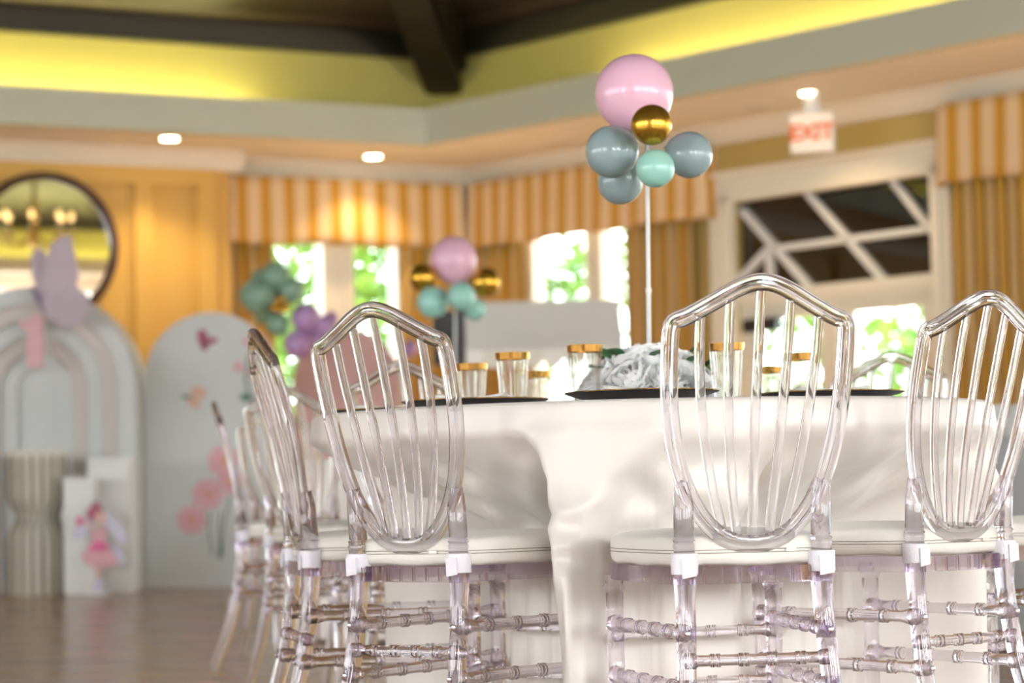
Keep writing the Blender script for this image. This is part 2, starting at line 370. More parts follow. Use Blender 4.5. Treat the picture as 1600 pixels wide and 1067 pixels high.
# windows in the two lit walls, plus the added unseen ones
def window(name, fr, a, b, z0, z1):
    w = empty(name, fr.p((a+b)/2, 0, z0)); struct(w); inv = w.matrix_world
    o = Vector(w.location)
    lf = Fr(fr.o-o, fr.u, fr.n)
    g = G()
    for p, q in ((a-.06, a+.02), (b-.02, b+.06)): g.fbox(lf, p, q, -.10, .02, z0-.08, z1+.08)
    for z in (z0-.08, z1): g.fbox(lf, a+.05, b-.05, -.10, .02, z, z+.08)
    g.build('window_frame', M['cream'], w)
    G().fbox(lf, a+.05, b-.05, -.09, -.08, z0, z1).build('pane', M['pane'], w)
    G().fbox(lf, a-.1, b+.1, 0, .10, z0-.12, z0-.08).build('window_sill', M['cream'], w)
for i, (fr, (a, b)) in enumerate(((FW, w1), (FW, w2), (FR, v1), (FR, v2), (FR, v3))+tuple((FR, w) for w in ADDED_RIGHT_WIN)): window('window_%d' % (i+1), fr, a, b, ZS, ZH)

# door with patterned transom
def door():
    base = FR.p((dd[0]+dd[1])/2, 0, 0); d = empty('door_1', base); struct(d, 'cream double glazed doors under a transom with diagonal bars')
    lf = Fr(FR.o-base, FR.u, FR.n)
    a, b = dd; oa, ob = wu(FR, 1116, 400), wu(FR, 1492, 380)
    g = G(); g.fbox(lf, oa, a, -.1, .05, 0, zt+.24); g.fbox(lf, b, ob, -.1, .05, 0, zt+.24); g.fbox(lf, a, b, -.1, .05, zt, zt+.24)
    g.fbox(lf, a-.07, a, .05, .08, 0, zt+.07); g.fbox(lf, b, b+.07, .05, .08, 0, zt+.07); g.fbox(lf, a-.07, b+.07, .05, .08, zt, zt+.07)
    g.fbox(lf, oa-.03, ob+.03, .05, .10, zt+.20, zt+.24)
    g.build('door_frame', M['cream'], d)
    G().fbox(lf, a, b, -.1, .03, zb-.09, zb).build('transom_rail', M['cream'], d)
    G().fbox(lf, a, b, -.07, -.06, zb, zt).build('transom_pane', M['transom'], d)
    def bar(p, q, w=.023):
        A, B = hit(FR, *p), hit(FR, *q); A, B = Vector((A[0], A[1], 0)), Vector((B[0], B[1], 0)); t = (B-A).normalized(); n = Vector((-t.y, t.x, 0))*w
        poly = [A-n, B-n, B+n, A+n]
        G().prism([(v.x, v.y) for v in poly], lambda v, k: lf.p(v[0], -.06+.05*k, v[1])).build('transom_bar', M['white'], d)
    for p, q in (((1155, 328), (1258, 446)), ((1254, 297), (1376, 438)), ((1386, 276), (1464, 376)), ((1195, 390), (1464, 355)), ((1197, 388), (1152, 436)), ((1197, 390), (1200, 452))): bar(p, q)
    m = (a+b)/2; lz = zb-.09
    for s, (p, q) in enumerate(((a+.01, m-.005), (m+.005, b-.01))):
        g = G(); sw = .16
        g.fbox(lf, p, p+sw, -.07, -.02, .02, lz); g.fbox(lf, q-sw, q, -.07, -.02, .02, lz); g.fbox(lf, p+sw, q-sw, -.07, -.02, lz-.13, lz); g.fbox(lf, p+sw, q-sw, -.07, -.02, .02, .30)
        lo = g.build('door_leaf', M['cream'], d)
        G().fbox(lf, p+sw, q-sw, -.05, -.04, .30, lz-.13).build('pane', M['pane'], lo)
        hx = q-.08 if s == 0 else p+.08
        G().fbox(lf, hx-.015, hx+.015, -.02, .03, 1.0, 1.12).build('door_handle', M['goldrim'], lo)
        if s == 0: G().fbox(lf, p+.08, p+.42, -.02, .05, lz-.22, lz-.12).build('door_closer', M['black'], lo)
door()

# ------------------------------------------------------------------ outdoors
struct(G().box(-60, 70, 14, 90, -.30, -.12).build('ground_outside', M['bounce_ground']))  # unseen ground, made pale to bounce daylight up onto the soffit
def tree(name, base, h, spread, n, label, seed, lo=.1):
    rnd = random.Random(seed); t = empty(name, base); tag(t, label, 'tree', 'trees outside the windows')
    G().tube([(0, 0, -.2), (.1, .05, h*.4), (0, .1, h*.8)], [.18, .13, .05], 8).build('trunk', M['bark'], t)
    g = G(); cl = []
    for _ in range(46):
        a = rnd.uniform(0, 2*PI); k = rnd.random()**.5*spread; z = lo*h+(1-lo)*h*rnd.random(); cl.append((k*math.cos(a), k*math.sin(a), z, rnd.uniform(.25, .7)))
    for _ in range(n):
        cx, cy, cz, cr_ = rnd.choice(cl); p = Vector((rnd.gauss(cx, cr_*.6), rnd.gauss(cy, cr_*.6), rnd.gauss(cz, cr_*.5)))
        d = Vector((rnd.gauss(0, 1), rnd.gauss(0, 1), rnd.gauss(0, .6))).normalized(); e = d.cross(Vector((rnd.random(), rnd.random(), rnd.random()))).normalized(); L = rnd.uniform(.07, .13)
        g.add([p-d*L, p+e*L*.45, p+d*L, p-e*L*.45], [(0, 1, 2, 3)])
    g.fix = False; f = g.build('foliage', M['leafout'], t); f['kind'] = 'stuff'
for i, (px, dep, h, sp, n, lb) in enumerate(((520, 25, 5.0, 1.6, 7000, 'leafy tree outside the window behind the balloon garland'), (645, 26.5, 5.4, 1.5, 7000, 'leafy tree outside the narrow window beside the pink balloon'),
        (931, 28, 5.5, 1.8, 3200, 'leafy tree outside the window left of the tall balloon stick'), (1050, 31, 5.0, 1.6, 700, 'pale tree outside the window right of the mullion'),
        (1318, 27, 4.2, 1.8, 4200, 'tree seen through the glass door leaf with the black closer'), (1482, 30, 4.0, 1.5, 1200, 'tree seen through the door leaf beside the right curtain'))):
    p = at(px, 700, dep); tree('garden_tree', (p.x, p.y, -.12), h, sp, n, lb, 11+i)

# ------------------------------------------------------------------ curtains and valances
def valance(fr, a0, a1, z0, z1, label, n, dep=.16):
    g = G(); L = a1-a0; tot = L+2*dep
    def fn(u, v):
        s = u*tot; wob = .012*math.sin(s*2*PI/.55)*(1-v)+.018*(1-v)
        if s < dep: a, b = a0-wob, s
        elif s > dep+L: a, b = a1+wob, tot-s
        else: a, b = a0+s-dep, dep+wob
        drop = .02*abs(math.sin(s*PI/.95))
        return fr.p(a, b, z0+(z1-z0)*v+drop*(1-v)-.02*(1-v))
    g.grid(fn, 160, 6)
    for i in range(len(g.uv)): g.uv[i] = (g.uv[i][0]*tot/(13*.205), g.uv[i][1])
    o = g.build('striped_valance', M['valance'], None, True); md = o.modifiers.new('thick', 'SOLIDIFY'); md.thickness = .012
    tag(o, label, 'valance', 'striped window valances'); return o
zv0 = hit(FW, 540, 383, .16)[1]; zv1 = hit(FW, 540, 287, .16)[1]
valance(FW, .15, tj-.06, zv0, zv1+.04, 'gold striped valance over the window behind the balloon garland', 0)
valance(FR, .15, wu(FR, 1100, 320, .16), zv0, zv1+.04, 'gold striped valance from the room corner to the door frame', 0)
valance(FR, wu(FR, 1462, 220, .16), LB*.62, zv0, zv1+.04, 'gold striped valance right of the door at picture edge', 0)
def drape(fr, a0, a1, label, z1=None, dep=.07, seed=0, folds=6):
    g = G(); rnd = random.Random(seed); ph = rnd.uniform(0, 6); z1 = z1 or zv0+.2
    def fn(u, v):
        a = a0+(a1-a0)*u
        return fr.p(a+.012*math.sin(u*folds*4*PI+ph), dep+.035*math.sin(u*folds*2*PI+ph)+.012*math.sin(u*folds*5.1*PI+v*2), .02+(z1-.02)*v)
    g.grid(fn, folds*10, 8)
    k = abs(a1-a0)/(9*.17)
    for i in range(len(g.uv)): g.uv[i] = (g.uv[i][0]*k, g.uv[i][1])
    o = g.build('striped_drape', M['drape'], None, True); md = o.modifiers.new('thick', 'SOLIDIFY'); md.thickness = .008
    tag(o, label, 'curtain', 'gold striped floor length drapes'); return o
drape(FW, wu(FW, 422, 430), tj-.08, 'gold drape at the gold wall end of the back window', seed=1, folds=4)
drape(FW, .10, wu(FW, 622, 430), 'gold drape behind the pink balloon in the room corner', seed=2, folds=6)
drape(FR, .10, wu(FR, 833, 430), 'gold drape on the door wall beside the room corner', seed=3, folds=5)
drape(FR, wu(FR, 992, 430), wu(FR, 1095, 430), 'gold drape behind the tall balloon stick left of the door', seed=4, folds=6)
drape(FR, wu(FR, 1500, 430), wu(FR, 1640, 430), 'gold drape right of the door at the picture edge', seed=5, folds=8)

# ------------------------------------------------------------------ ceiling fittings
def downlight(px, py, label, on=True, power=60):
    v = ray(px, py); t = (HS-EYE)/v.z; p = Vector((0, 0, EYE))+v*t
    d = empty('downlight', (p.x, p.y, HS)); tag(d, label, 'ceiling light', 'recessed downlights in the soffit')
    G().lathe([(.065, -.004), (.10, -.010), (.105, 0), (.065, 0)], 24, caps=False).build('trim_ring', M['cream'], d, True)
    G().lathe([(.064, -.008), (.064, -.002)], 24).build('lens', M['lens' if on else 'lensoff'], d)
    if on:
        l = bpy.data.lights.new('downlight_lamp', 'SPOT'); l.energy = power; l.color = (1, .72, .38); l.spot_size = R(118); l.spot_blend = .6; l.shadow_soft_size = .06
        o = bpy.data.objects.new('downlight_lamp', l); COL.objects.link(o); o.parent = d; o.location = (0, 0, -.03)
downlight(265, 216, 'lit recessed downlight above the gold panelled wall', power=70)
downlight(583, 244, 'lit recessed downlight above the back window valance', power=45)
downlight(1265, 145, 'lit recessed downlight beside the exit sign', power=70)
downlight(872, 223, 'dim recessed downlight near the room corner', on=False)
downlight(1180, 170, 'unlit recessed downlight left of the exit sign', on=False)

def exit_sign():
    p = at(1268, 205, 16.9); e = empty('exit_sign', p, 0); tag(e, 'illuminated white exit sign with orange letters hanging above the door', 'exit sign')
    f = Fr((0, 0, 0), Vector((.95, -.31, 0)).normalized(), Vector((-.31, -.95, 0)).normalized())
    G().fbox(f, -.155, .155, -.07, 0, -.15, .13).build('housing', M['white'], e)
    G().fbox(f, -.145, .145, 0, .006, -.14, .12).build('face', M['sign'], e)
    G().fbox(f, -.05, .05, -.06, -.01, .13, HS-p.z).build('canopy_mount', M['white'], e)
    c = bpy.data.curves.new('lettering', 'FONT'); c.body = 'EXIT'; c.size = .155; c.align_x = 'CENTER'; c.align_y = 'CENTER'; c.extrude = .002; c.offset = .006
    t0 = bpy.data.objects.new('text_source', c); COL.objects.link(t0); bpy.context.view_layer.update()
    me = bpy.data.meshes.new_from_object(t0.evaluated_get(bpy.context.evaluated_depsgraph_get())); bpy.data.objects.remove(t0)
    t = bpy.data.objects.new('lettering', me); COL.objects.link(t); me.materials.clear(); me.materials.append(M['signred']); t.parent = e; t['kind'] = 'stuff'
    t.matrix_local = Matrix(((f.u.x, 0, f.n.x, f.p(0, .009, 0).x), (f.u.y, 0, f.n.y, f.p(0, .009, 0).y), (0, 1, 0, -.012), (0, 0, 0, 1)))
exit_sign()

# round mirror on the gold wall
def mirror():
    a, z = hit(FG, 70, 386, .05); p = FG.p(a, .06, z); e = empty('round_mirror', p); tag(e, 'round wall mirror in a dark wooden frame on the gold wall', 'mirror')
    n = (nW+Vector((0, 0, -.028))).normalized(); u = wl; w = n.cross(u).normalized(); w = w if w.z > 0 else -w
    rr = .55; g = G(); prof = [(-.035, -.02), (-.03, .03), (0, .045), (.03, .03), (.035, -.02)]
    N = 64; vs = []; fs = []; m = len(prof)
    for i in range(N):
        c, s = math.cos(2*PI*i/N), math.sin(2*PI*i/N)
        vs += [(u*c+w*s)*(rr+q)+n*h for q, h in prof]
    for i in range(N):
        for k in range(m): fs.append((i*m+k, i*m+(k+1) % m, ((i+1) % N)*m+(k+1) % m, ((i+1) % N)*m+k))
    g.add(vs, fs).build('frame', M['darkwood'], e, True)
    d = G(); d.add([(u*math.cos(2*PI*i/N)+w*math.sin(2*PI*i/N))*(rr-.02)+n*.005 for i in range(N)]+[(u*math.cos(2*PI*i/N)+w*math.sin(2*PI*i/N))*(rr-.02)-n*.01 for i in range(N)],
        [tuple(range(N)), tuple(range(2*N-1, N-1, -1))]+[(i, N+i, N+(i+1) % N, (i+1) % N) for i in range(N)]).build('mirror_glass', M['mirror'], e)
mirror()

# ------------------------------------------------------------------ clear chairs
def shield_pts(n_arc=6):
    half = [(0, .487), (.030, .490), (.058, .503), (.084, .528), (.106, .562), (.124, .605), (.137, .655), (.145, .71), (.1485, .765), (.149, .815), (.148, .842), (.143, .851), (.128, .855), (.108, .865), (.080, .880), (.052, .896), (.028, .907), (.012, .911), (0, .912)]
    pts = half+[(-x, z) for x, z in half[-2:0:-1]]
    return pts
def lean(z, x=0): return (-.095*((z-.47)/.45)**1.5 if z > .47 else 0)+.10*x*x
def smooth_closed(p, it=1):
    for _ in range(it):
        q = []
        for i in range(len(p)):
            a, b = p[i], p[(i+1) % len(p)]; q += [(a[0]*.75+b[0]*.25, a[1]*.75+b[1]*.25), (a[0]*.25+b[0]*.75, a[1]*.25+b[1]*.75)]
        p = q
    return p
def dumbbell(w, r, web):
    pr = []
    for i in range(7): a = -PI/2+.5+(PI-1.0)*i/6; pr.append((w/2+r*math.cos(a), r*math.sin(a)))
    pr.append((0, web))
    for i in range(7): a = PI/2+.5+(PI-1.0)*i/6; pr.append((-w/2+r*math.cos(a), r*math.sin(a)))
    pr.append((0, -web)); return pr
def slab(w, t, groove=0.0, rc=.35):
    c = t*rc; pr = []
    def corner(x, y, a0):
        for i in range(4): a = R(a0+30*i); pr.append((x+c*math.cos(a), y+c*math.sin(a)))
    corner(w/2-c, -t/2+c, -90); corner(w/2-c, t/2-c, 0)
    if groove: pr.extend([(w*.14, t/2), (w*.05, t/2-groove), (-w*.05, t/2-groove), (-w*.14, t/2)])
    corner(-w/2+c, t/2-c, 90); corner(-w/2+c, -t/2+c, 180)
    if groove: pr.extend([(-w*.14, -t/2), (-w*.05, -t/2+groove), (w*.05, -t/2+groove), (w*.14, -t/2)])
    return pr
def bamboo(p0, p1, r, rings, n=10):
    p0, p1 = Vector(p0), Vector(p1); L = (p1-p0).length; path = []; rad = []; ks = [(0, r*1.45), (.035, r*1.45), (.06, r*1.25), (.08, r)]
    for i in range(rings):
        c = (i+1)/(rings+1)
        for o, k in ((-.026, 1), (-.022, 1.22), (-.008, 1.22), (-.003, 1.02), (.003, 1.02), (.008, 1.22), (.022, 1.22), (.026, 1)): ks.append((c+o*.34/max(L, .1)*1.0, r*k))
    ks += [(.92, r), (.94, r*1.25), (.965, r*1.45), (1, r*1.45)]
    for t, k in ks: path.append(p0+(p1-p0)*t); rad.append(k)
    return G().tube(path, rad, n, ref=Vector((.13, .05, 1)))
SEAT = [(-.128, -.012), (-.150, .12), (-.165, .26), (-.160, .37), (-.125, .405), (0, .415), (.125, .405), (.160, .37), (.165, .26), (.150, .12), (.128, -.012), (0, -.020)]
def make_chair():
    root = empty('clear_chair', (0, 0, 0)); mt = M['clear']; kids = []
    def part(g, name, mat=mt, parent=root, ang=40):
        o = g.build(name, mat, parent, True, ang); KIDS.setdefault(parent.name, []).append(o); return o
    sp = smooth_closed(shield_pts(), 1)
    part(G().sweep([(x, lean(z, x), z) for x, z in sp], slab(.029, .017, .003), True), 'back_frame', ang=38)
    for xt, xb, zt_, zb_ in ((-.100, -.052, .858, .511), (-.051, -.027, .884, .501), (0, 0, .898, .498), (.051, .027, .884, .501), (.100, .052, .858, .511)):
        path = []
        for i in range(15):
            t = i/14; z = zb_+(zt_-zb_)*t; k = 1-(1-t)**2.0
            x = xb+(xt-xb)*k; path.append((x, lean(z, x)+.001, z))
        part(G().sweep(path, slab(.0165, .008, 0, .3)), 'rib', ang=38)
    for s in (-1, 1):
        zs = [(0, .146, -.105), (.06, .140, -.080), (.15, .130, -.046), (.25, .123, -.020), (.335, .119, -.006), (.345, .119, -.005), (.36, .118, -.004), (.40, .117, 0), (.425, .117, 0), (.46, .117, 0), (.482, .117, 0), (.485, .117, 0), (.489, .117, 0), (.492, .117, 0), (.496, .117, 0), (.50, .117, 0), (.56, .118, -.004), (.592, .121, -.008)]
        rd = [.0135, .0145, .0155, .016, .0165, .018, .0165, .017, .019, .019, .0172, .0192, .0192, .0172, .0192, .017, .0168, .0120]
        lg = part(G().tube([(s*x, y, z) for z, x, y in zs], rd, 14), 'leg')
        for zz, yy in ((.345, -.005), (.255, -.020)):
            part(G().lathe([(.0045, 0), (.0045, .003), (.002, .004)], 10).build_at((s*.1215, yy-.0175, zz), (R(90), 0, 0)), 'screw', M['chrome'], lg)
        fz = [(0, .142), (.24, .146), (.25, .146), (.262, .146), (.33, .147), (.34, .147), (.352, .147), (.40, .147), (.404, .147), (.41, .147), (.414, .147), (.43, .147)]
        fr_ = [.0125, .0145, .018, .0145, .015, .018, .015, .016, .019, .019, .016, .017]
        part(G().tube([(s*x, .375, z) for z, x in fz], fr_, 14), 'leg')
        for z in (.345, .255): part(bamboo((s*.122, -.004-.02*(z < .3), z), (s*.147, .375, z), .0105, 4), 'stretcher')
    part(bamboo((-.121, -.012, .30), (.121, -.012, .30), .0095, 4), 'stretcher')
    for z in (.325, .235): part(bamboo((-.147, .375, z), (.147, .375, z), .0095, 4), 'stretcher')
    g = G(); o = smooth_closed(SEAT, 2); i_ = [(x*.80, .195+(y-.195)*.80) for x, y in o]; n = len(o)
    vs = [(x, y, .424) for x, y in o]+[(x, y, .452) for x, y in o]+[(x, y, .452) for x, y in i_]+[(x, y, .424) for x, y in i_]
    fs = []
    for k in range(4):
        for q in range(n): fs.append((k*n+q, k*n+(q+1) % n, ((k+1) % 4)*n+(q+1) % n, ((k+1) % 4)*n+q))
    seat = part(g.add(vs, fs), 'seat_frame')
    g = G()
    for k in range(7):
        x = -.090+k*.03; g.box(x-.0015, x+.0015, -.0235, -.017, .426, .450)
    part(g, 'rear_rail_ribs', mt, seat)['kind'] = 'stuff'
    return root
def build_at(self, loc, rot):
    m = Matrix.Translation(loc) @ Matrix.Rotation(rot[0], 4, 'X') @ Matrix.Rotation(rot[1], 4, 'Y') @ Matrix.Rotation(rot[2], 4, 'Z')
    self.v = [tuple(m @ Vector(v)) for v in self.v]; return self
G.build_at = build_at
def make_pad():
    root = empty('seat_cushion', (0, 0, 0))
    def part(g, name, mat, ang=60):
        o = g.build(name, mat, root, True, ang); KIDS.setdefault(root.name, []).append(o); return o
    out = [(x*.985, max(y, -.004)*1.0+.003) for x, y in smooth_closed(SEAT, 2)]; cx, cy = 0, .2; n = len(out)
    lev = [(.955, .4535), (.99, .458), (1.0, .466), (1.0, .488), (.985, .497), (.94, .502), (.80, .507), (.5, .511), (.12, .512)]
    vs = []; fs = []
    for k, z in lev:
        for j, (x, y) in enumerate(out):
            w = 1+.006*math.sin(j*1.9+k*7) if .97 < k else 1
            vs.append((cx+(x-cx)*k*w, cy+(y-cy)*k*w, z+.0015*math.sin(j*1.3)))
    for a in range(len(lev)-1):
        for q in range(n): fs.append((a*n+q, a*n+(q+1) % n, (a+1)*n+(q+1) % n, (a+1)*n+q))
    fs += [tuple(range(n-1, -1, -1)), tuple(range((len(lev)-1)*n, len(lev)*n))]
    part(G().add(vs, fs), 'cushion', M['pad'])
    for z in (.474, .479): part(G().tube([(cx+(x-cx)*1.003, cy+(y-cy)*1.003, z) for x, y in out], .0011, 6, True, Vector((0, 0, 1))), 'seam', M['seam'])
    G_ = G().box(.055, .072, -.0065, -.003, .4745, .4795); part(G_, 'zip_pull', M['chrome'])
    for s in (-1, 1):
        g = G(); m = 18
        prof = [(.0205, .440), (.0225, .441), (.0225, .474), (.0205, .475)]
        g.lathe(prof, m, (s*.117, 0, 0), False)
        g.add([(s*.117-.010, -.0235, .434), (s*.117+.014, -.0238, .438), (s*.117+.013, -.0242, .468), (s*.117-.011, -.024, .467)]+[(s*.117-.010, -.021, .434), (s*.117+.014, -.021, .438), (s*.117+.013, -.021, .468), (s*.117-.011, -.021, .467)], [(0, 1, 2, 3), (7, 6, 5, 4), (0, 4, 5, 1), (1, 5, 6, 2), (2, 6, 7, 3), (3, 7, 4, 0)])
        part(g, 'tie_strap', M['strap'])
    return root
CH = make_chair(); PD = make_pad(); first = [True]
SEATS = []
def place_chair(px, py, d, th, label, plabel):
    p = at(px, py, d)
    c = CH if first[0] else copy_tree(CH); q = PD if first[0] else copy_tree(PD); first[0] = False
    for o in (c, q): o.location = (p.x, p.y, 0); o.rotation_euler = (0, 0, -R(th))
    tag(c, label, 'chair', 'clear resin shield back chairs'); tag(q, plabel, 'cushion', 'ivory seat cushions')
    SEATS.append((p.x, p.y, R(th))); return p
CHAIRS = [
    (1177, 872, 3.99, -11, 'clear shield-back chair nearest the viewer, seen squarely from behind, right of the cloth fold', 'ivory seat cushion strapped to the nearest clear chair right of the cloth fold'),
    (637, 862, 4.38, 37, 'clear shield-back chair turned right, left of the hanging cloth fold', 'ivory seat cushion on the clear chair left of the hanging cloth fold'),
    (1500, 857, 4.40, -37, 'clear shield-back chair at the right picture edge, turned left', 'ivory seat cushion on the clear chair at the right edge turned left'),
    (470, 848, 4.94, 76, 'clear chair seen edge-on at the left side of the cream table', 'ivory seat cushion on the edge-on chair left of the table'),
    (378, 832, 8.40, 82, 'blurred clear chair seen edge-on before the flower painted arch panel', 'cushion of the blurred edge-on chair before the flower panel'),
    (445, 822, 9.20, 158, 'blurred clear chair facing the viewer behind the edge-on chairs at far left', 'cushion of the blurred chair facing the viewer at far left'),
    (654, 800, 6.10, 153, 'clear chair beyond the table, its curved top seen through the left chair ribs', 'cushion of the chair beyond the table behind the left chair ribs'),
    (1379, 800, 6.16, -149, 'clear chair beyond the table, top seen between the two right-hand chairs', 'cushion of the chair beyond the table between the right-hand chairs'),
    (474, 812, 7.30, 140, 'clear chair behind the left table edge with only its sloping top showing', 'cushion of the chair hidden behind the left table edge'),
    (1835, 850, 4.95, -78, 'clear chair cut off at the right edge, only front legs and stretchers showing', 'cushion of the cut off chair at the right edge'),
]
for c in CHAIRS: place_chair(*c)

# ------------------------------------------------------------------ main table and its cloth
TC = at(1017, 700, 5.02); TC.z = 0; TR = .70; TZ = .744
def seat_limit(phi, r_out, skip=None):
    """distance from the table centre at which a ray first meets a tucked-in chair"""
    for k in range(30, 86):
        r = k*.01
        x, y = TC.x+r*math.cos(phi), TC.y+r*math.sin(phi)
        for q, (sx, sy, th) in enumerate(SEATS):
            if q == skip: continue
            dx, dy = x-sx, y-sy; f = dx*math.sin(th)+dy*math.cos(th); w = dx*math.cos(th)-dy*math.sin(th)
            if -.05 < f < .44 and abs(w) < .18: return min(r-.02, r_out)
    return r_out
NA = 720

def blur(a, k): return [sum(a[(i+j) % len(a)] for j in range(-k, k+1))/(2*k+1) for i in range(len(a))]
rnd = random.Random(3)
rip = [(rnd.uniform(0, 2*PI), n, rnd.uniform(.4, 1)) for n in (11, 17, 23, 31)]
def ripple(phi): return sum(w*math.sin(n*phi+p) for p, n, w in rip)/2.4
def phi_at(px, py):
    """angle round the table of the rim point seen in a given column"""
    v = ray(px, py); x = 0
    y = TC.y-TR
    for _ in range(6):
        x = v.x/v.y*y; y = TC.y-math.sqrt(max(1e-4, TR*TR-(x-TC.x)**2))
    return math.atan2(y-TC.y, x-TC.x) % (2*PI)
F0, F1 = phi_at(846, 700), phi_at(1040, 700)      # here the cloth lies over the seat corner instead of being pushed in by it
lim = [seat_limit(2*PI*i/NA, TR+.01, 1 if F0 < 2*PI*i/NA < F1 else None) for i in range(NA)]
sm = blur(blur([min(lim[(i+j) % NA] for j in range(-2, 3)) for i in range(NA)], 5), 4)
rin = [min(a, b) for a, b in zip(sm, lim)]
# edges of the loose fold that hangs over the seat corner between the two front chairs: height, left column, right column
FOLD = [(.72, 806, 1075), (.69, 812, 1060), (.65, 834, 1030), (.60, 847, 990), (.54, 849, 948), (.50, 851, 930), (.465, 858, 922), (.43, 862, 926), (.30, 866, 930), (.02, 872, 934)]
def fold_edges(z):
    if z >= FOLD[0][0]: k = FOLD[0]; return k[1], k[2]
    for a, b in zip(FOLD, FOLD[1:]):
        if b[0] <= z <= a[0]:
            t = (a[0]-z)/(a[0]-b[0]); return a[1]+(b[1]-a[1])*t, a[2]+(b[2]-a[2])*t
    return FOLD[-1][1:]
def sstep(a, b, x): t = max(0, min(1, (x-a)/(b-a))); return t*t*(3-2*t)
def cloth():
    g = G(); vs = []; fs = []
    zz = [TZ, TZ-.002, TZ-.007, TZ-.015, TZ-.03, TZ-.045]+[.69-.0125*k for k in range(22)]+[.40, .37, .33, .28, .22, .16, .10, .05, .018]
    rings = []
    for rr in (.02, .3, .5, .64, .685): rings.append([(rr, TZ)]*NA)
    for z in zz:
        ring = []; L, Rg = fold_edges(z); pl, pr = phi_at(L, 700), phi_at(Rg, 700)
        for i in range(NA):
            phi = 2*PI*i/NA; ri = rin[i]; free = max(0, min(1, (ri-.45)/.25)); rip_ = ripple(phi)
            if z > .692: r = TR+.006*(TZ-z)/.05-(.010 if z == TZ else .004 if z > TZ-.004 else 0)+.0025*rip_*(TZ-z)/.05
            else:
                t = min(1, (.69-z)/(.69-.50)); t2 = t*t*(3-2*t)*.5+t*.5
                r = TR+.006+(ri-TR)*t2
                r += (.030*math.sin(7*phi+8*t+.8*rip_)+.022*math.sin(16*phi-10*t+rip_)+.009*math.sin(31*phi+17*t))*t*(1-t)*2.4*(1-.4*free)
                dn = max(0, min(1, (.60-z)/.4)); r += .022*rip_*dn*free+.010*rip_*dn*(1-free)
                sh = sstep(.46, .56, z); w = sstep(pl-.010, pl+.018, phi)*(1-sstep(pr-.02-.06*sh, pr+.012+.02*sh, phi))
                if w > 0:
                    u = (phi-pl)/max(.02, pr-pl); lo = max(0, min(1, (.60-z)*6))
                    rf = TR+.010+.052*lo*math.sin(PI*max(0, min(1, u)))**.6+lo*(.012*math.sin(u*8+z*11)+.007*math.sin(u*15-z*17))
                    for zc, sl, am, wd in ((.545, .06, .010, .013), (.515, -.05, -.013, .012), (.485, .05, .011, .013), (.458, -.04, -.012, .012), (.43, .04, .007, .014)):
                        rf += 1.7*am*math.exp(-((z-zc-sl*(u-.5))/wd)**2)
                    r = r+(rf-r)*w
            ring.append((r, z))
        rings.append(ring)
    for ring in rings: vs += [(r*math.cos(2*PI*i/NA), r*math.sin(2*PI*i/NA), z) for i, (r, z) in enumerate(ring)]
    for a in range(len(rings)-1):
        for i in range(NA): fs.append((a*NA+i, (a+1)*NA+i, (a+1)*NA+(i+1) % NA, a*NA+(i+1) % NA))
    fs.append(tuple(range(NA)))
    g.add(vs, fs); o = g.build('tablecloth', M['ivory'], None, True); o.location = TC
    tag(o, 'cream satin cloth draped to the floor over the near round table', 'tablecloth'); return o
cloth()
def round_table(c, r, z, label):
    t = empty('round_table', c); tag(t, label, 'table', 'round banquet tables')
    G().lathe([(r-.012, z-.03), (r-.006, z-.026), (r-.006, z-.008), (r-.012, z-.005)], 64).build('table_top', M['darkwood'], t, True, 30)
    for k in range(4):
        a = PI/4+k*PI/2; G().tube([(.12*math.cos(a), .12*math.sin(a), z-.03), (.16*math.cos(a), .16*math.sin(a), .01)], .014, 10).build('leg', M['black'], t, True)
round_table(TC, TR, TZ, 'round table hidden under the near cream cloth')
# ------------------------------------------------------------------ table settings
def charger(px, d, label, r=.145, py=620):
    p = at(px, py, d); e = empty('charger_plate', (p.x, p.y, TZ+.001)); tag(e, label, 'plate', 'black charger plates on the near table')
    G().lathe([(.09, 0), (.10, .002), (r-.004, .0145), (r, .0165), (r-.004, .0175), (.10, .006), (.02, .005)], 48).build('dish', M['black'], e, True, 50)
    G().lathe([(r-.0035, .0172), (r+.0008, .0166), (r-.0005, .0184), (r-.004, .0184)], 48, caps=False).build('gold_rim', M['goldrim'], e, True)
    return e, p
def napkin(p, rot, label, sx=.075, sy=.05, z=.006):
    e = empty('folded_napkin', (p.x, p.y, TZ+.008), rot); tag(e, label, 'napkin', 'cream napkins on the charger plates')
    for k in range(3):
        o = G().grid(lambda u, v: (sx*(2*u-1)*(1-.05*k), sy*(2*v-1)*(1-.05*k), z*k+.004*math.sin(u*5+k)+.003*math.sin(v*6)+.006), 10, 6); o.uv = None
        b = o.build('layer', M['pad'], e, True); md = b.modifiers.new('thick', 'SOLIDIFY'); md.thickness = .004
for px, d, lb, nl in ((1003, 4.50, 'black charger plate with gold rim at table front, left of the nearest chair', 'cream napkin on the plate below the white flowers'),
                  (742, 4.74, 'black charger plate with gold rim behind the left chair', 'cream napkin on the plate behind the left chair'),
                  (1297, 4.72, 'black charger plate with gold rim between the two right chairs', 'cream napkin on the plate between the right chairs'),
                  (612, 5.15, 'black charger plate at the far left end of the near table', 'cream napkin on the plate at the left table end')):
    e, p = charger(px, d, lb); napkin(p, random.uniform(-.4, .4), nl)
cupm = {}
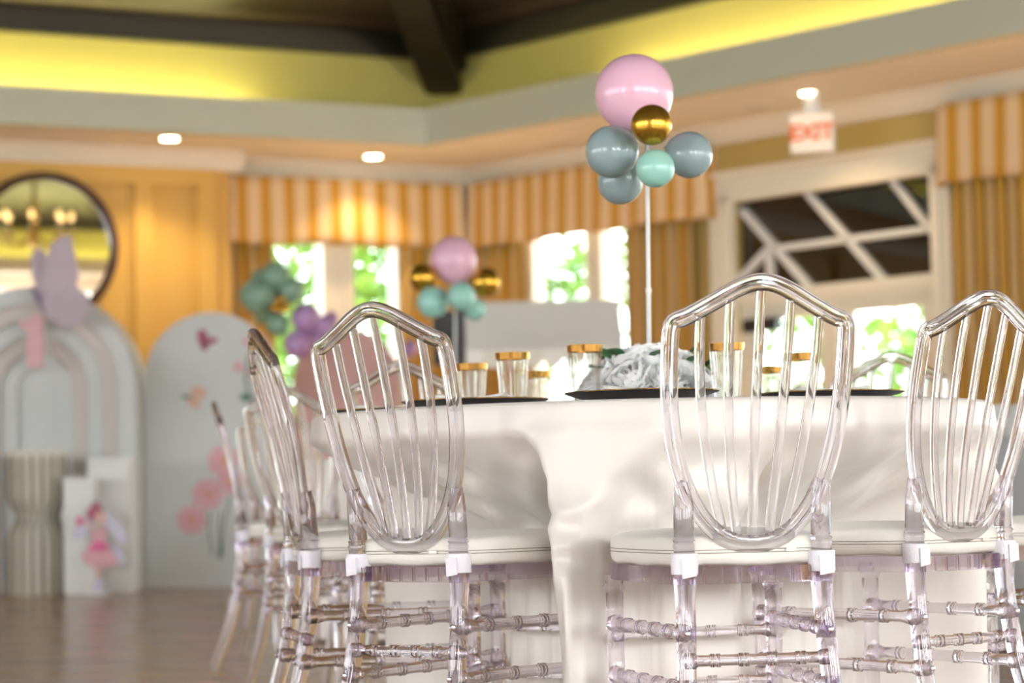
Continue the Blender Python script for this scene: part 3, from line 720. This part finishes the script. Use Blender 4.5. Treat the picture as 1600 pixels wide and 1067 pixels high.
def cup(px, pyt, d, label, r=.0365, hh=None):
    p = at(px, pyt, d); h = p.z-TZ-.001 if hh is None else hh
    e = empty('gold_rimmed_cup', (p.x, p.y, TZ+.001)); tag(e, label, 'cup', 'clear cups with gold rims on the near table')
    rb = r*.72
    G().lathe([(rb-.002, 0), (rb, .002), (r, h), (r-.0016, h), (rb-.002, .012), (.001, .010)], 28, caps=True).build('cup_body', M['cup'], e, True, 40)
    k = 1+0*h; t = .0145/h; r1 = r-(r-rb)*t
    G().lathe([(r1+.0004, h-.0145), (r+.0006, h-.0004), (r-.0020, h-.0004), (r1-.0022, h-.0145), (r1+.0004, h-.0145)], 28, caps=False).build('gold_rim', M['goldrim'], e, True, 40)
for a in ((914, 539, 4.88, 'tall gold-rimmed clear cup directly left of the white flowers'), (801, 551, 5.08, 'gold-rimmed clear cup, larger one of the group left of the flowers'),
          (737, 568, 5.50, 'gold-rimmed clear cup half hidden behind the left chair frame'), (836, 580, 5.58, 'small gold-rimmed cup peeking out right of the larger cup'),
          (1135, 536, 4.88, 'gold-rimmed clear cup directly right of the white flowers behind chair ribs'), (1249, 552, 5.10, 'gold-rimmed clear cup second right of the flowers, behind chair ribs'),
          (1204, 573, 5.52, 'small gold-rimmed cup between the two cups right of the flowers')): cup(*a)

# flowers
def rose_mesh():
    g = G(); g.fix = False; rnd = random.Random(5)
    for k in range(5):
        n = 3+k; rho = .013+.0068*k
        for q in range(n):
            a0 = 2*PI*q/n+k*.7+rnd.uniform(-.12, .12); half = R(66-6*k); top_ = R(14+17*k+rnd.uniform(-5, 5)); ro = rho*rnd.uniform(.96, 1.05)
            def fn(u, v):
                w = (2*u-1); th = R(150)+(top_+.16*w*w*w*w+.10*w*w-R(150))*v
                ph = a0+w*half*(.55+.45*math.sin(PI*min(1, .25+.6*v)))/max(.55, math.sin(th))
                rr = ro*(1+.30*(k/4)*v**3)+.0018*math.sin(w*5+q)*v+.002*w
                return (rr*math.sin(th)*math.cos(ph), rr*math.sin(th)*math.sin(ph), rr*math.cos(th)*.85+.012)
            g.grid(fn, 7, 6)
    g.uv = None; return g.mesh('flower_head', True)
ROSE = rose_mesh(); ROSE.materials.append(M['petal'])
LEAFM = G().grid(lambda u, v: (.028*(u-.5)*math.sin(PI*(.06+.9*v))*1.3, .062*v, .010*math.sin(v*2.6)+.22*(u-.5)**2*.06), 4, 7); LEAFM.uv = None
LEAFM = LEAFM.mesh('leaf', True); LEAFM.materials.append(M['leaf'])
def flowers(c, label, rx=.118, hz=.125):
    e = empty('flower_centrepiece', c); tag(e, label, 'flowers', 'white flower table centrepieces'); rnd = random.Random(9)
    spots = [(0, 0, 1)]+[(.42, a, .86) for a in (0, 72, 144, 216, 288)]+[(.80, a+20, .50) for a in range(0, 360, 45)]+[(1.0, a, .16) for a in range(0, 360, 33)]
    for k, a, z in spots:
        a = R(a+rnd.uniform(-8, 8)); x, y = rx*k*math.cos(a), rx*k*math.sin(a)
        n = Vector((math.cos(a)*k, math.sin(a)*k, .25+z)).normalized(); q = n.to_track_quat('Z', 'Y').to_euler(); s = rnd.uniform(1.08, 1.34)
        inst('flower_head', ROSE, e, (x, y, hz*z*.78+.008), q, (s, s, s))
    for k in range(16):
        a = rnd.uniform(0, 2*PI); kk = rnd.uniform(.55, 1.02); z = hz*(1.02-kk*.72)
        o = inst('leaf', LEAFM, e, (rx*kk*math.cos(a), rx*kk*math.sin(a), z+.028), (rnd.uniform(-.1, .7), rnd.uniform(-.5, .5), a-PI/2+rnd.uniform(-.6, .6)))
    G().lathe([(.05, 0), (.07, .01), (.075, .035), (.06, .04)], 24).build('vase', M['white'], e, True)
FC = TC+Vector((0, 0, TZ+.001)); flowers(FC, 'white rose centrepiece with green leaves on the near table')

# ------------------------------------------------------------------ balloons
def balloon_mesh(name, mat):
    g = G(); n, m = 32, 20; vs = []
    prof = []
    for k in range(m+1):
        t = PI*k/m; r = math.sin(t); z = -math.cos(t)
        if z < 0: r *= 1-.10*z*z; z *= 1.07
        prof.append((max(r, .004), z))
    g.lathe(prof, n); g.lathe([(.03, -1.12), (.075, -1.14), (.05, -1.09), (.03, -1.05)], 10)
    me = g.mesh(name, True); me.materials.append(mat); return me
BM = {k: balloon_mesh('balloon_'+k, M[v]) for k, v in dict(pink='pinkb', gold='goldb', grey='greyb', mint='mintb', sage='sageb', lilac='lilac').items()}
def balloons(e, centre, lst, d0, sc):
    """balloons sit round a hub; each one's knot points at it"""
    for kind, px, py, rpx, dd_ in lst:
        d = d0+dd_; p = at(px, py, d); v = (p-centre); q = v.to_track_quat('Z', 'Y').to_euler(); r = rpx*d/FPX*.97
        o = inst('balloon', BM[kind], e, p-Vector(e.location), q, (r, r, r)); o['label'] = kind+' balloon'
def topper(c, top_px, lst, d, hub, label, z0):
    e = empty('balloon_topper', c); tag(e, label, 'balloons', 'balloon toppers on clear sticks')
    h = at(*hub, d); b = Vector(c)
    P = lambda t: (b+(h-b)*t)-b
    G().tube([P(0), P(.38), P(.385), P(.40), P(.405), P(1)], [.0052, .0052, .0066, .0066, .0048, .0048], 10).build('stick', M['white'], e, True)
    balloons(e, h, lst, d, 1)
topper(FC+Vector((0, 0, .05)), None, [('pink', 991, 146, 64, .03), ('gold', 1018, 195, 33.5, -.13), ('grey', 956, 237, 43, -.03), ('grey', 1077, 242, 38, .0), ('mint', 1024, 263, 31.5, -.12), ('grey', 969, 284, 37, .09)], TC.y, (1011, 222), 'tall balloon topper with large pink, gold and grey teal balloons above the white flowers', 0)

# second table further back
T2 = at(712, 760, 10.4); T2.z = 0
def simple_cloth(c, r, z, mat, label, seed):
    rn = random.Random(seed); ph = rn.uniform(0, 6); g = G(); N = 120; vs = []; fs = []; rings = [(.02, z, 0), (r*.7, z, 0), (r-.01, z, 0), (r, z-.01, 0), (r+.006, z-.06, .1), (r+.01, z-.3, .6), (r+.02, .3, 1), (r+.03, .015, 1.2)]
    for q, zz, k in rings:
        for i in range(N):
            a = 2*PI*i/N; w = q+k*.022*math.sin(15*a+ph+math.sin(3*a)); vs.append((w*math.cos(a), w*math.sin(a), zz))
    for a in range(len(rings)-1):
        for i in range(N): fs.append((a*N+i, (a+1)*N+i, (a+1)*N+(i+1) % N, a*N+(i+1) % N))
    fs.append(tuple(range(N))); o = g.add(vs, fs).build('tablecloth', mat, None, True); o.location = c; tag(o, label, 'tablecloth'); return o
simple_cloth(T2, .74, TZ, M['ivory'], 'cream cloth on the far round table under the small balloon topper', 1); round_table(T2, .73, TZ, 'round table hidden under the far cream cloth')
F2 = T2+Vector((0, 0, TZ+.001)); flowers(F2, 'white rose centrepiece on the far table, hidden behind the left chair')
topper(F2+Vector((0, 0, .05)), None, [('pink', 709, 406, 38, .05), ('gold', 661, 434, 22.5, .0), ('gold', 759, 441, 23.5, .02), ('mint', 676, 472, 26, -.05), ('mint', 721, 463, 23.5, -.14), ('mint', 742, 483, 18.5, .02)], 10.4, (711, 448), 'far balloon topper with one pink, two gold and three mint balloons', 0)
T3 = at(1870, 760, 8.6); T3.z = 0; T3 = Vector((2.45, 8.6, 0))
simple_cloth(T3, .74, TZ, M['greycloth'], 'pale grey cloth on the table behind the right-hand chair', 2); round_table(T3, .73, TZ, 'round table under the pale grey cloth at right')
for px, lb in ((1560, 'white folded card standing on the grey cloth, nearer the cream table'), (1588, 'white folded card standing on the grey cloth at the picture edge')):
    p = at(px, 684, 8.5); e = G(); e.prism([(-.035, 0), (-.03, 0), (0, .105), (.03, 0), (.035, 0), (.002, .115), (-.002, .115)], lambda v, k: (v[0], -.03+.06*k, v[1]))
    o = e.build('tent_card', M['white']); o.location = (p.x, p.y, TZ+.001); o.rotation_euler = (0, 0, .5); tag(o, lb, 'card', 'white tent cards')

# ------------------------------------------------------------------ party backdrop
BD = 16.5; BS = FPX/BD
def arch_poly(w, h, n=28):
    r = w/2; return [(-r, 0), (r, 0)]+[(r*math.cos(PI*i/n), h-r+r*math.sin(PI*i/n)) for i in range(n+1)]
def bx(px, d=BD, py=800): return at(px, py, d).x
def bz(px, py, d=BD): return at(px, py, d).z
def arch_panel(name, pxl, pxr, pxt, pyt, d, mat, label, t=.06, cat='backdrop'):
    x0, x1 = bx(pxl, d), bx(pxr, d); z = bz(pxt, pyt, d); e = empty(name, ((x0+x1)/2, d, 0)); tag(e, label, cat, 'arched backdrop panels')
    G().prism(arch_poly(x1-x0, z), lambda p, k: (p[0], t*(1-k), p[1])).build('board', mat, e); return e, (x0+x1)/2, x1-x0, z
e1, c1, wd1, h1 = arch_panel('rainbow_arch', -96, 221, 62, 452, BD, M['panel'], 'large white rainbow arch backdrop with stepped concentric bands', .30)
for k in range(5):
    ww = wd1-(k+1)*.22; hh = h1-(k+1)*.11
    r_o, r_i = ww/2+.11, ww/2; n = 28
    o_ = [(r_o, 0)]+[(r_o*math.cos(PI*i/n), h1-k*.11-(wd1-k*.22)/2+r_o*math.sin(PI*i/n)) for i in range(n+1)]+[(-r_o, 0)]
    i_ = [(-r_i, 0)]+[(r_i*math.cos(PI*(n-i)/n), hh-ww/2+r_i*math.sin(PI*(n-i)/n)) for i in range(n+1)]+[(r_i, 0)]
    G().prism(o_+i_, lambda p, q, k=k: (p[0], -.045*(5-k)*q, p[1])).build('arch_band', M['band_shade' if k % 2 else 'panel'], e1)  # every other band coloured darker, standing in for shading between the steps
e2, c2, wd2, h2 = arch_panel('flower_arch', 228, 438, 330, 488, BD+.15, M['panel'], 'white arched panel painted with pink cosmos flowers and butterflies')
e3, c3, wd3, h3 = arch_panel('pink_arch', 462, 628, 545, 513, BD+.5, M['palepink'], 'pink arched panel under the balloon garland')
def decal(e, pts, mat, name, d, lift=.004, base=None):
    """flat vinyl print standing a few millimetres proud of the board"""
    P = [at(px, py, d) for px, py in pts]; o = Vector(e.location)
    return G().prism([(p.x-o.x, p.z) for p in P], lambda v, k: (v[0], d-o.y-lift*k, v[1])).build(name, mat, e)
def ell(cx, cy, a, b, rot=0, n=14):
    c, s = math.cos(R(rot)), math.sin(R(rot)); return [(cx+a*math.cos(2*PI*i/n)*c-b*math.sin(2*PI*i/n)*s, cy+a*math.cos(2*PI*i/n)*s+b*math.sin(2*PI*i/n)*c) for i in range(n)]
D2 = BD+.15
def strip(pts, w):
    L = []; Rr = []
    for i, (x, y) in enumerate(pts):
        a = pts[max(0, i-1)]; b = pts[min(len(pts)-1, i+1)]; dx, dy = b[0]-a[0], b[1]-a[1]; l = math.hypot(dx, dy); L.append((x-dy/l*w, y+dx/l*w)); Rr.append((x+dy/l*w, y-dx/l*w))
    return L+Rr[::-1]
decal(e2, ell(317, 528, 9, 14, -15), M['rose'], 'butterfly_wing', D2); decal(e2, ell(331, 533, 10, 5, -25), M['rose'], 'butterfly_wing', D2); decal(e2, ell(319, 542, 7, 5, 30), M['rose'], 'butterfly_wing', D2)
decal(e2, strip([(400, 532), (388, 560), (384, 590), (388, 615), (402, 640)], 1.8), M['stemg'], 'branch_print', D2)
decal(e2, ell(398, 535, 9, 6, -35), M['stemg'], 'leaf_print', D2); decal(e2, ell(385, 621, 11, 6, 5), M['stemg'], 'leaf_print', D2)
for x, y, r in ((385, 534, 7), (373, 573, 9), (396, 583, 9), (397, 557, 8)):
    for k in range(4): decal(e2, ell(x+r*.5*math.cos(k*1.57), y+r*.5*math.sin(k*1.57), r*.62, r*.5, k*90), M['pink'], 'blossom_print', D2, .004+.001*k)
decal(e2, ell(310, 613, 13, 9, 10), M['peach'], 'bird_print', D2); decal(e2, ell(303, 628, 12, 8, 40), M['peach'], 'bird_print', D2, .005); decal(e2, ell(291, 620, 9, 3, 5), M['stemg'], 'bird_print', D2, .006)
for x, y, r in ((349, 720, 25), (325, 772, 25), (300, 812, 23), (360, 752, 20)):
    for k in range(8):
        a = k*PI/4+.2; decal(e2, ell(x+r*.55*math.cos(a), y+r*.55*math.sin(a), r*.5, r*.33, math.degrees(a)), M['pink'], 'petal_print', D2, .004+.0006*k)
    decal(e2, ell(x, y, 5, 5), M['orange'], 'flower_centre_print', D2, .011)
for q in ([(328, 798), (326, 830), (332, 868)], [(345, 800), (342, 830), (345, 870)], [(360, 775), (350, 820), (346, 850)]): decal(e2, strip(q, 1.3), M['stemg'], 'stem_print', D2, .003)
decal(e2, ell(345, 860, 4, 15, 5), M['stemg'], 'leaf_print', D2)

# number one sign
D1 = BD-.30
def solid(name, pts, d, t, mat, label, cat, group=None, base_py=None):
    P = [at(px, py, d) for px, py in pts]; z0 = min(p.z for p in P); xm = sum(p.x for p in P)/len(P)
    o = G().prism([(p.x-xm, p.z-z0) for p in P], lambda v, k: (v[0], -t*k, v[1])).build(name, mat); o.location = (xm, d, z0)
    return tag(o, label, cat, group)
solid('number_one', [(44, 574), (68, 574), (70, 492), (52, 492), (50, 500), (32, 503), (34, 513), (44, 516)], D1, .04, M['pinkwood'], 'pink glitter number one hung on the rainbow arch', 'number sign')
def butterfly():
    d = D1-.10; P0 = at(62, 470, d); e = empty('paper_butterfly', P0); tag(e, 'large pale lavender paper butterfly on top of the rainbow arch', 'butterfly')
    def wing(name, pts, dy, mat=M['lav']):
        P = [at(px, py, d)-P0 for px, py in pts]; n = len(P); c = P[0]
        L = max((p-c).length for p in P)
        vs = [(p.x, -dy*((p-c).length/L)**1.3, p.z) for p in P]+[(p.x, .006-dy*((p-c).length/L)**1.3, p.z) for p in P]
        w = G().add(vs, [tuple(range(n)), tuple(range(2*n-1, n-1, -1))]+[(i, n+i, n+(i+1) % n, (i+1) % n) for i in range(n)]).build(name, mat, e)
        return w
    a = wing('wing', [(62, 470), (48, 430), (46, 396), (56, 384), (66, 388), (72, 402), (68, 440)], -.06)
    b = wing('wing', [(62, 470), (70, 420), (84, 386), (104, 371), (119, 372), (122, 400), (128, 432), (122, 452), (96, 456)], .16)
    c = wing('wing', [(62, 470), (96, 456), (126, 450), (146, 466), (150, 486), (138, 504), (116, 515), (96, 510), (78, 496)], .20)
    def vein(w, pts, dy):
        P = [at(px, py, d)-P0 for px, py in pts]; L = .62
        G().tube([(p.x, -.004-dy*(min(1, (p).length/L))**1.3, p.z) for p in P], .004, 6).build('vein', M['lavd'], w)
    for pts in ([(62, 470), (80, 432), (100, 392)], [(62, 470), (92, 436), (114, 402)]): vein(b, pts, .17)
    for pts in ([(62, 470), (100, 470), (138, 480)], [(62, 470), (92, 486), (114, 506)]): vein(c, pts, .21)
    G().tube([at(50, 448, d)-P0+Vector((0, -.01, 0)), at(58, 462, d)-P0+Vector((0, -.012, 0)), at(70, 488, d)-P0+Vector((0, -.01, 0))], [.010, .020, .008], 10).build('body', M['lavd'], e, True)
butterfly()

def plinths():
    # pleated plinth cinched in the middle
    x = bx(60, 15.9, 900); e = empty('pleated_plinth', (x, 15.9, 0)); tag(e, 'white fabric pleated plinth cinched at its waist before the rainbow arch', 'plinth', 'display plinths')
    H = bz(60, 712, 15.9); r = 45*15.9/FPX
    def rad(z): return r*(1-.34*math.exp(-((z/H-.56)/.085)**2))
    zs = [0, .03]+[H*k/24 for k in range(1, 24)]+[H-.02, H]
    N = 96; g = G(); vs = []; fs = []
    for z in zs:
        for i in range(N):
            a = 2*PI*i/N; q = rad(z)*(1+.045*math.cos(18*a)); vs.append((q*math.cos(a), q*math.sin(a), z))
    for k in range(len(zs)-1):
        for i in range(N): fs.append((k*N+i, k*N+(i+1) % N, (k+1)*N+(i+1) % N, (k+1)*N+i))
    fs += [tuple(range(N-1, -1, -1)), tuple(range((len(zs)-1)*N, len(zs)*N))]
    g.add(vs, fs).build('pleated_cover', M['plaster'], e, True, 60)
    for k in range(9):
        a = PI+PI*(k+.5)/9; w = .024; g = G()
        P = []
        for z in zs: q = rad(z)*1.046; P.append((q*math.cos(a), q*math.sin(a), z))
        g.sweep(P, [(-w/2, -.004), (w/2, -.004), (w/2, .004), (-w/2, .004)], ref=Vector((math.cos(a), math.sin(a), 0))).build('stripe', M['groove'], e)  # ribbon stripes, darker than the cover
    G().lathe([(r*1.05, H-.02), (r*1.06, H), (r*1.05, H+.03), (r*.9, H+.03)], 48).build('top_disc', M['plaster'], e, True, 40)
    for name, pl, pr, py, d, lab in (('square_plinth', 100, 146, 746, 15.65, 'low white square plinth beside the pleated plinth'), ('tall_plinth', 138, 205, 714, 15.93, 'taller white plinth behind the fairy cutout')):
        x0, x1 = bx(pl, d, 900), bx(pr, d, 900); h = bz((pl+pr)/2, py, d); e = empty(name, ((x0+x1)/2, d, 0)); tag(e, lab, 'plinth', 'display plinths'); w = (x1-x0)/2
        G().box(-w, w, 0, 2*w, .012, h-.02).build('body', M['white'], e); G().box(-w-.006, w+.006, -.006, 2*w+.006, h-.02, h).build('top_slab', M['white'], e); G().box(-w+.01, w-.01, .01, 2*w-.01, 0, .012).build('foot', M['white'], e)
plinths()
def fairy():
    d = 15.55; P0 = at(152, 925, d); P0.z = 0; e = empty('fairy_cutout', P0); tag(e, 'standing flat cutout of a fairy in a pink tutu before the plinths', 'cutout')
    def pc(pts, mat, name, y):
        P = [at(px, py, d) for px, py in pts]
        return G().prism([(p.x-P0.x, max(p.z, 0)) for p in P], lambda v, k: (v[0], y-.006*k, v[1])).build(name, mat, e)
    pc(ell(132, 822, 11, 26, 35), M['palelil'], 'wing', .008); pc(ell(182, 828, 10, 28, -32), M['palelil'], 'wing', .008); pc(ell(184, 868, 9, 18, -25), M['palelil'], 'wing', .008)
    pc([(149, 872), (158, 872), (157, 905), (160, 926), (146, 926), (150, 905)], M['skin'], 'legs', 0)
    pc([(146, 905), (161, 905), (162, 926), (145, 926)], M['palelil'], 'shoes', -.002)
    pc([(143, 826), (169, 826), (166, 852), (145, 852)], M['pink'], 'bodice', -.003)
    pc([(146, 846), (166, 846), (180, 868), (186, 882), (170, 888), (152, 886), (134, 880), (128, 868)], M['pink'], 'tutu', -.006)
    pc([(146, 846), (166, 846), (172, 858), (156, 862), (138, 858)], M['hotpink'], 'sash', -.012)
    pc([(144, 828), (149, 834), (134, 820), (124, 816), (126, 812), (138, 815)], M['skin'], 'arm', -.008)
    pc(ell(157, 811, 9, 11), M['skin'], 'face', -.006); pc(ell(149, 803, 14, 13), M['rose'], 'hair', -.003); pc(ell(150, 790, 8, 6), M['rose'], 'hair_bun', -.004)
    pc(ell(125, 814, 6, 7), M['hotpink'], 'flower', -.012)
    G().box(-.07, .07, 0, .14, 0, .012).build('stand', M['white'], e)
fairy()

# balloon garland over the arches
def garland():
    d = BD+.35; c = at(450, 490, d); e = empty('balloon_garland', c); tag(e, 'balloon garland in sage green, lilac and small gold over the arched panels', 'balloons')
    lst = [('sage', 402, 463, 29, 0), ('sage', 430, 433, 25, .08), ('sage', 455, 454, 22, .05), ('sage', 413, 488, 20, .12), ('sage', 433, 507, 20, 0), ('gold', 438, 468, 8, -.2), ('gold', 429, 480, 8, -.2), ('gold', 446, 480, 8, -.2), ('gold', 438, 485, 7, -.22),
           ('lilac', 477, 496, 24, -.05), ('lilac', 508, 511, 20, 0), ('lilac', 466, 538, 24, -.05), ('lilac', 490, 528, 19, .06), ('lilac', 517, 498, 12, .08), ('sage', 408, 437, 18, .15), ('lilac', 640, 545, 14, .1), ('sage', 432, 466, 24, .18)]
    balloons(e, c+Vector((0, .15, 0)), lst, d, 1)
garland()

# candy cart with scalloped canopy
def cart():
    d = 14.6; x0, x1 = at(722, 500, d).x, at(974, 500, d).x; zt_ = at(848, 464, d).z; zm = at(848, 548, d).z; cx = (x0+x1)/2; w = (x1-x0)/2
    e = empty('market_cart', (cx, d, 0)); tag(e, 'cream market cart with a plain sloping canopy and scalloped edge', 'cart')
    G().hexa([(-w, -.02, zm), (w, -.02, zm), (w, 0, zm), (-w, 0, zm), (-w+.01, .30, zt_), (w-.01, .30, zt_), (w-.01, .32, zt_), (-w+.01, .32, zt_)]).build('canopy', M['soffit'], e)
    G().hexa([(-w, .64, zm), (w, .64, zm), (w, .66, zm), (-w, .66, zm), (-w+.01, .30, zt_), (w-.01, .30, zt_), (w-.01, .32, zt_), (-w+.01, .32, zt_)]).build('canopy', M['soffit'], e)
    n = 8; sw = 2*w/n
    for k in range(n):
        a = -w+k*sw; pts = [(a, zm+.01), (a, zm-.05)]+[(a+sw*.5-sw*.5*math.cos(PI*i/8), zm-.05-.05*math.sin(PI*i/8)) for i in range(9)]+[(a+sw, zm+.01)]
        G().prism(pts, lambda v, q: (v[0], -.025+.01*q, v[1])).build('scallop', M['cream' if k % 2 else 'soffit'], e)
    for sx in (-1, 1):
        for y in (.02, .62): G().box(sx*(w-.06)-.02, sx*(w-.06)+.02, y-.02, y+.02, .2, zm).build('post', M['white'], e)
    b = G().box(-w+.05, w-.05, .05, .60, .45, .85).build('cart_box', M['white'], e); G().box(-w, w, 0, .65, .85, .89).build('counter', M['white'], e)
    for sx in (-1, 1):
        g = G(); g.tube([(.22*math.cos(2*PI*i/24), 0, .22*math.sin(2*PI*i/24)) for i in range(24)], .018, 8, True, Vector((0, 1, 0)))
        for k in range(6): g.tube([(0, 0, 0), (.22*math.cos(k*PI/3), 0, .22*math.sin(k*PI/3))], .009, 6)
        o = g.build('wheel', M['white'], e, True); o.location = (sx*(w-.3), -.03, .24)
cart()
# dark speaker on a stand behind the far topper
p = at(702, 520, 13.5); e = empty('loudspeaker', (p.x, p.y, 0)); tag(e, 'small black loudspeaker on a pole behind the far balloon topper', 'speaker')
z = at(702, 487, 13.5).z; G().box(-.09, .09, -.08, .10, z-.30, z).build('cabinet', M['black'], e); G().lathe([(.06, 0), (.065, .01), (.02, .006)], 20).build_at((0, -.085, z-.18), (R(90), 0, 0)).build('grille', M['black'], e)
G().tube([(0, 0, .02), (0, 0, z-.30)], .015, 10).build('pole', M['black'], e); G().lathe([(.18, 0), (.18, .015), (.02, .03)], 24).build('base', M['black'], e)

def chandelier():
    a, z = hit(FG, 70, 386, .05); mp = FG.p(a, .06, z); n = (nW+Vector((0, 0, -.028))).normalized()
    v = ray(52, 345); e0 = Vector((0, 0, EYE)); t = (mp-e0).dot(n)/v.dot(n); q = e0+v*t; v.normalize(); d = v-n*(2*v.dot(n)); c = q+d*11.0
    e = empty('chandelier', c); tag(e, 'brass chandelier with small bulbs reflected in the round mirror', 'chandelier')
    G().lathe([(.005, -.35), (.05, -.30), (.03, -.24), (.07, -.15), (.03, -.05), (.05, .1), (.02, .3), (.02, .5)], 20).build('stem', M['goldrim'], e, True)
    G().tube([(0, 0, .5), (0, 0, roofz(7)-c.z)], .012, 8).build('chain', M['goldrim'], e)
    for k in range(8):
        b = 2*PI*k/8; cx, cy = math.cos(b), math.sin(b)
        G().tube([(.03*cx, .03*cy, -.2), (.2*cx, .2*cy, -.32), (.38*cx, .38*cy, -.26), (.45*cx, .45*cy, -.12)], .012, 8).build('arm', M['goldrim'], e, True)
        G().lathe([(.02, -.12), (.05, -.11), (.015, -.09), (.015, 0)], 14, (.45*cx, .45*cy, 0)).build('candle', M['cream'], e, True)
        G().lathe([(.004, 0), (.028, .03), (.026, .06), (.004, .11)], 14, (.45*cx, .45*cy, 0)).build('bulb', M['bulb'], e, True)
chandelier()
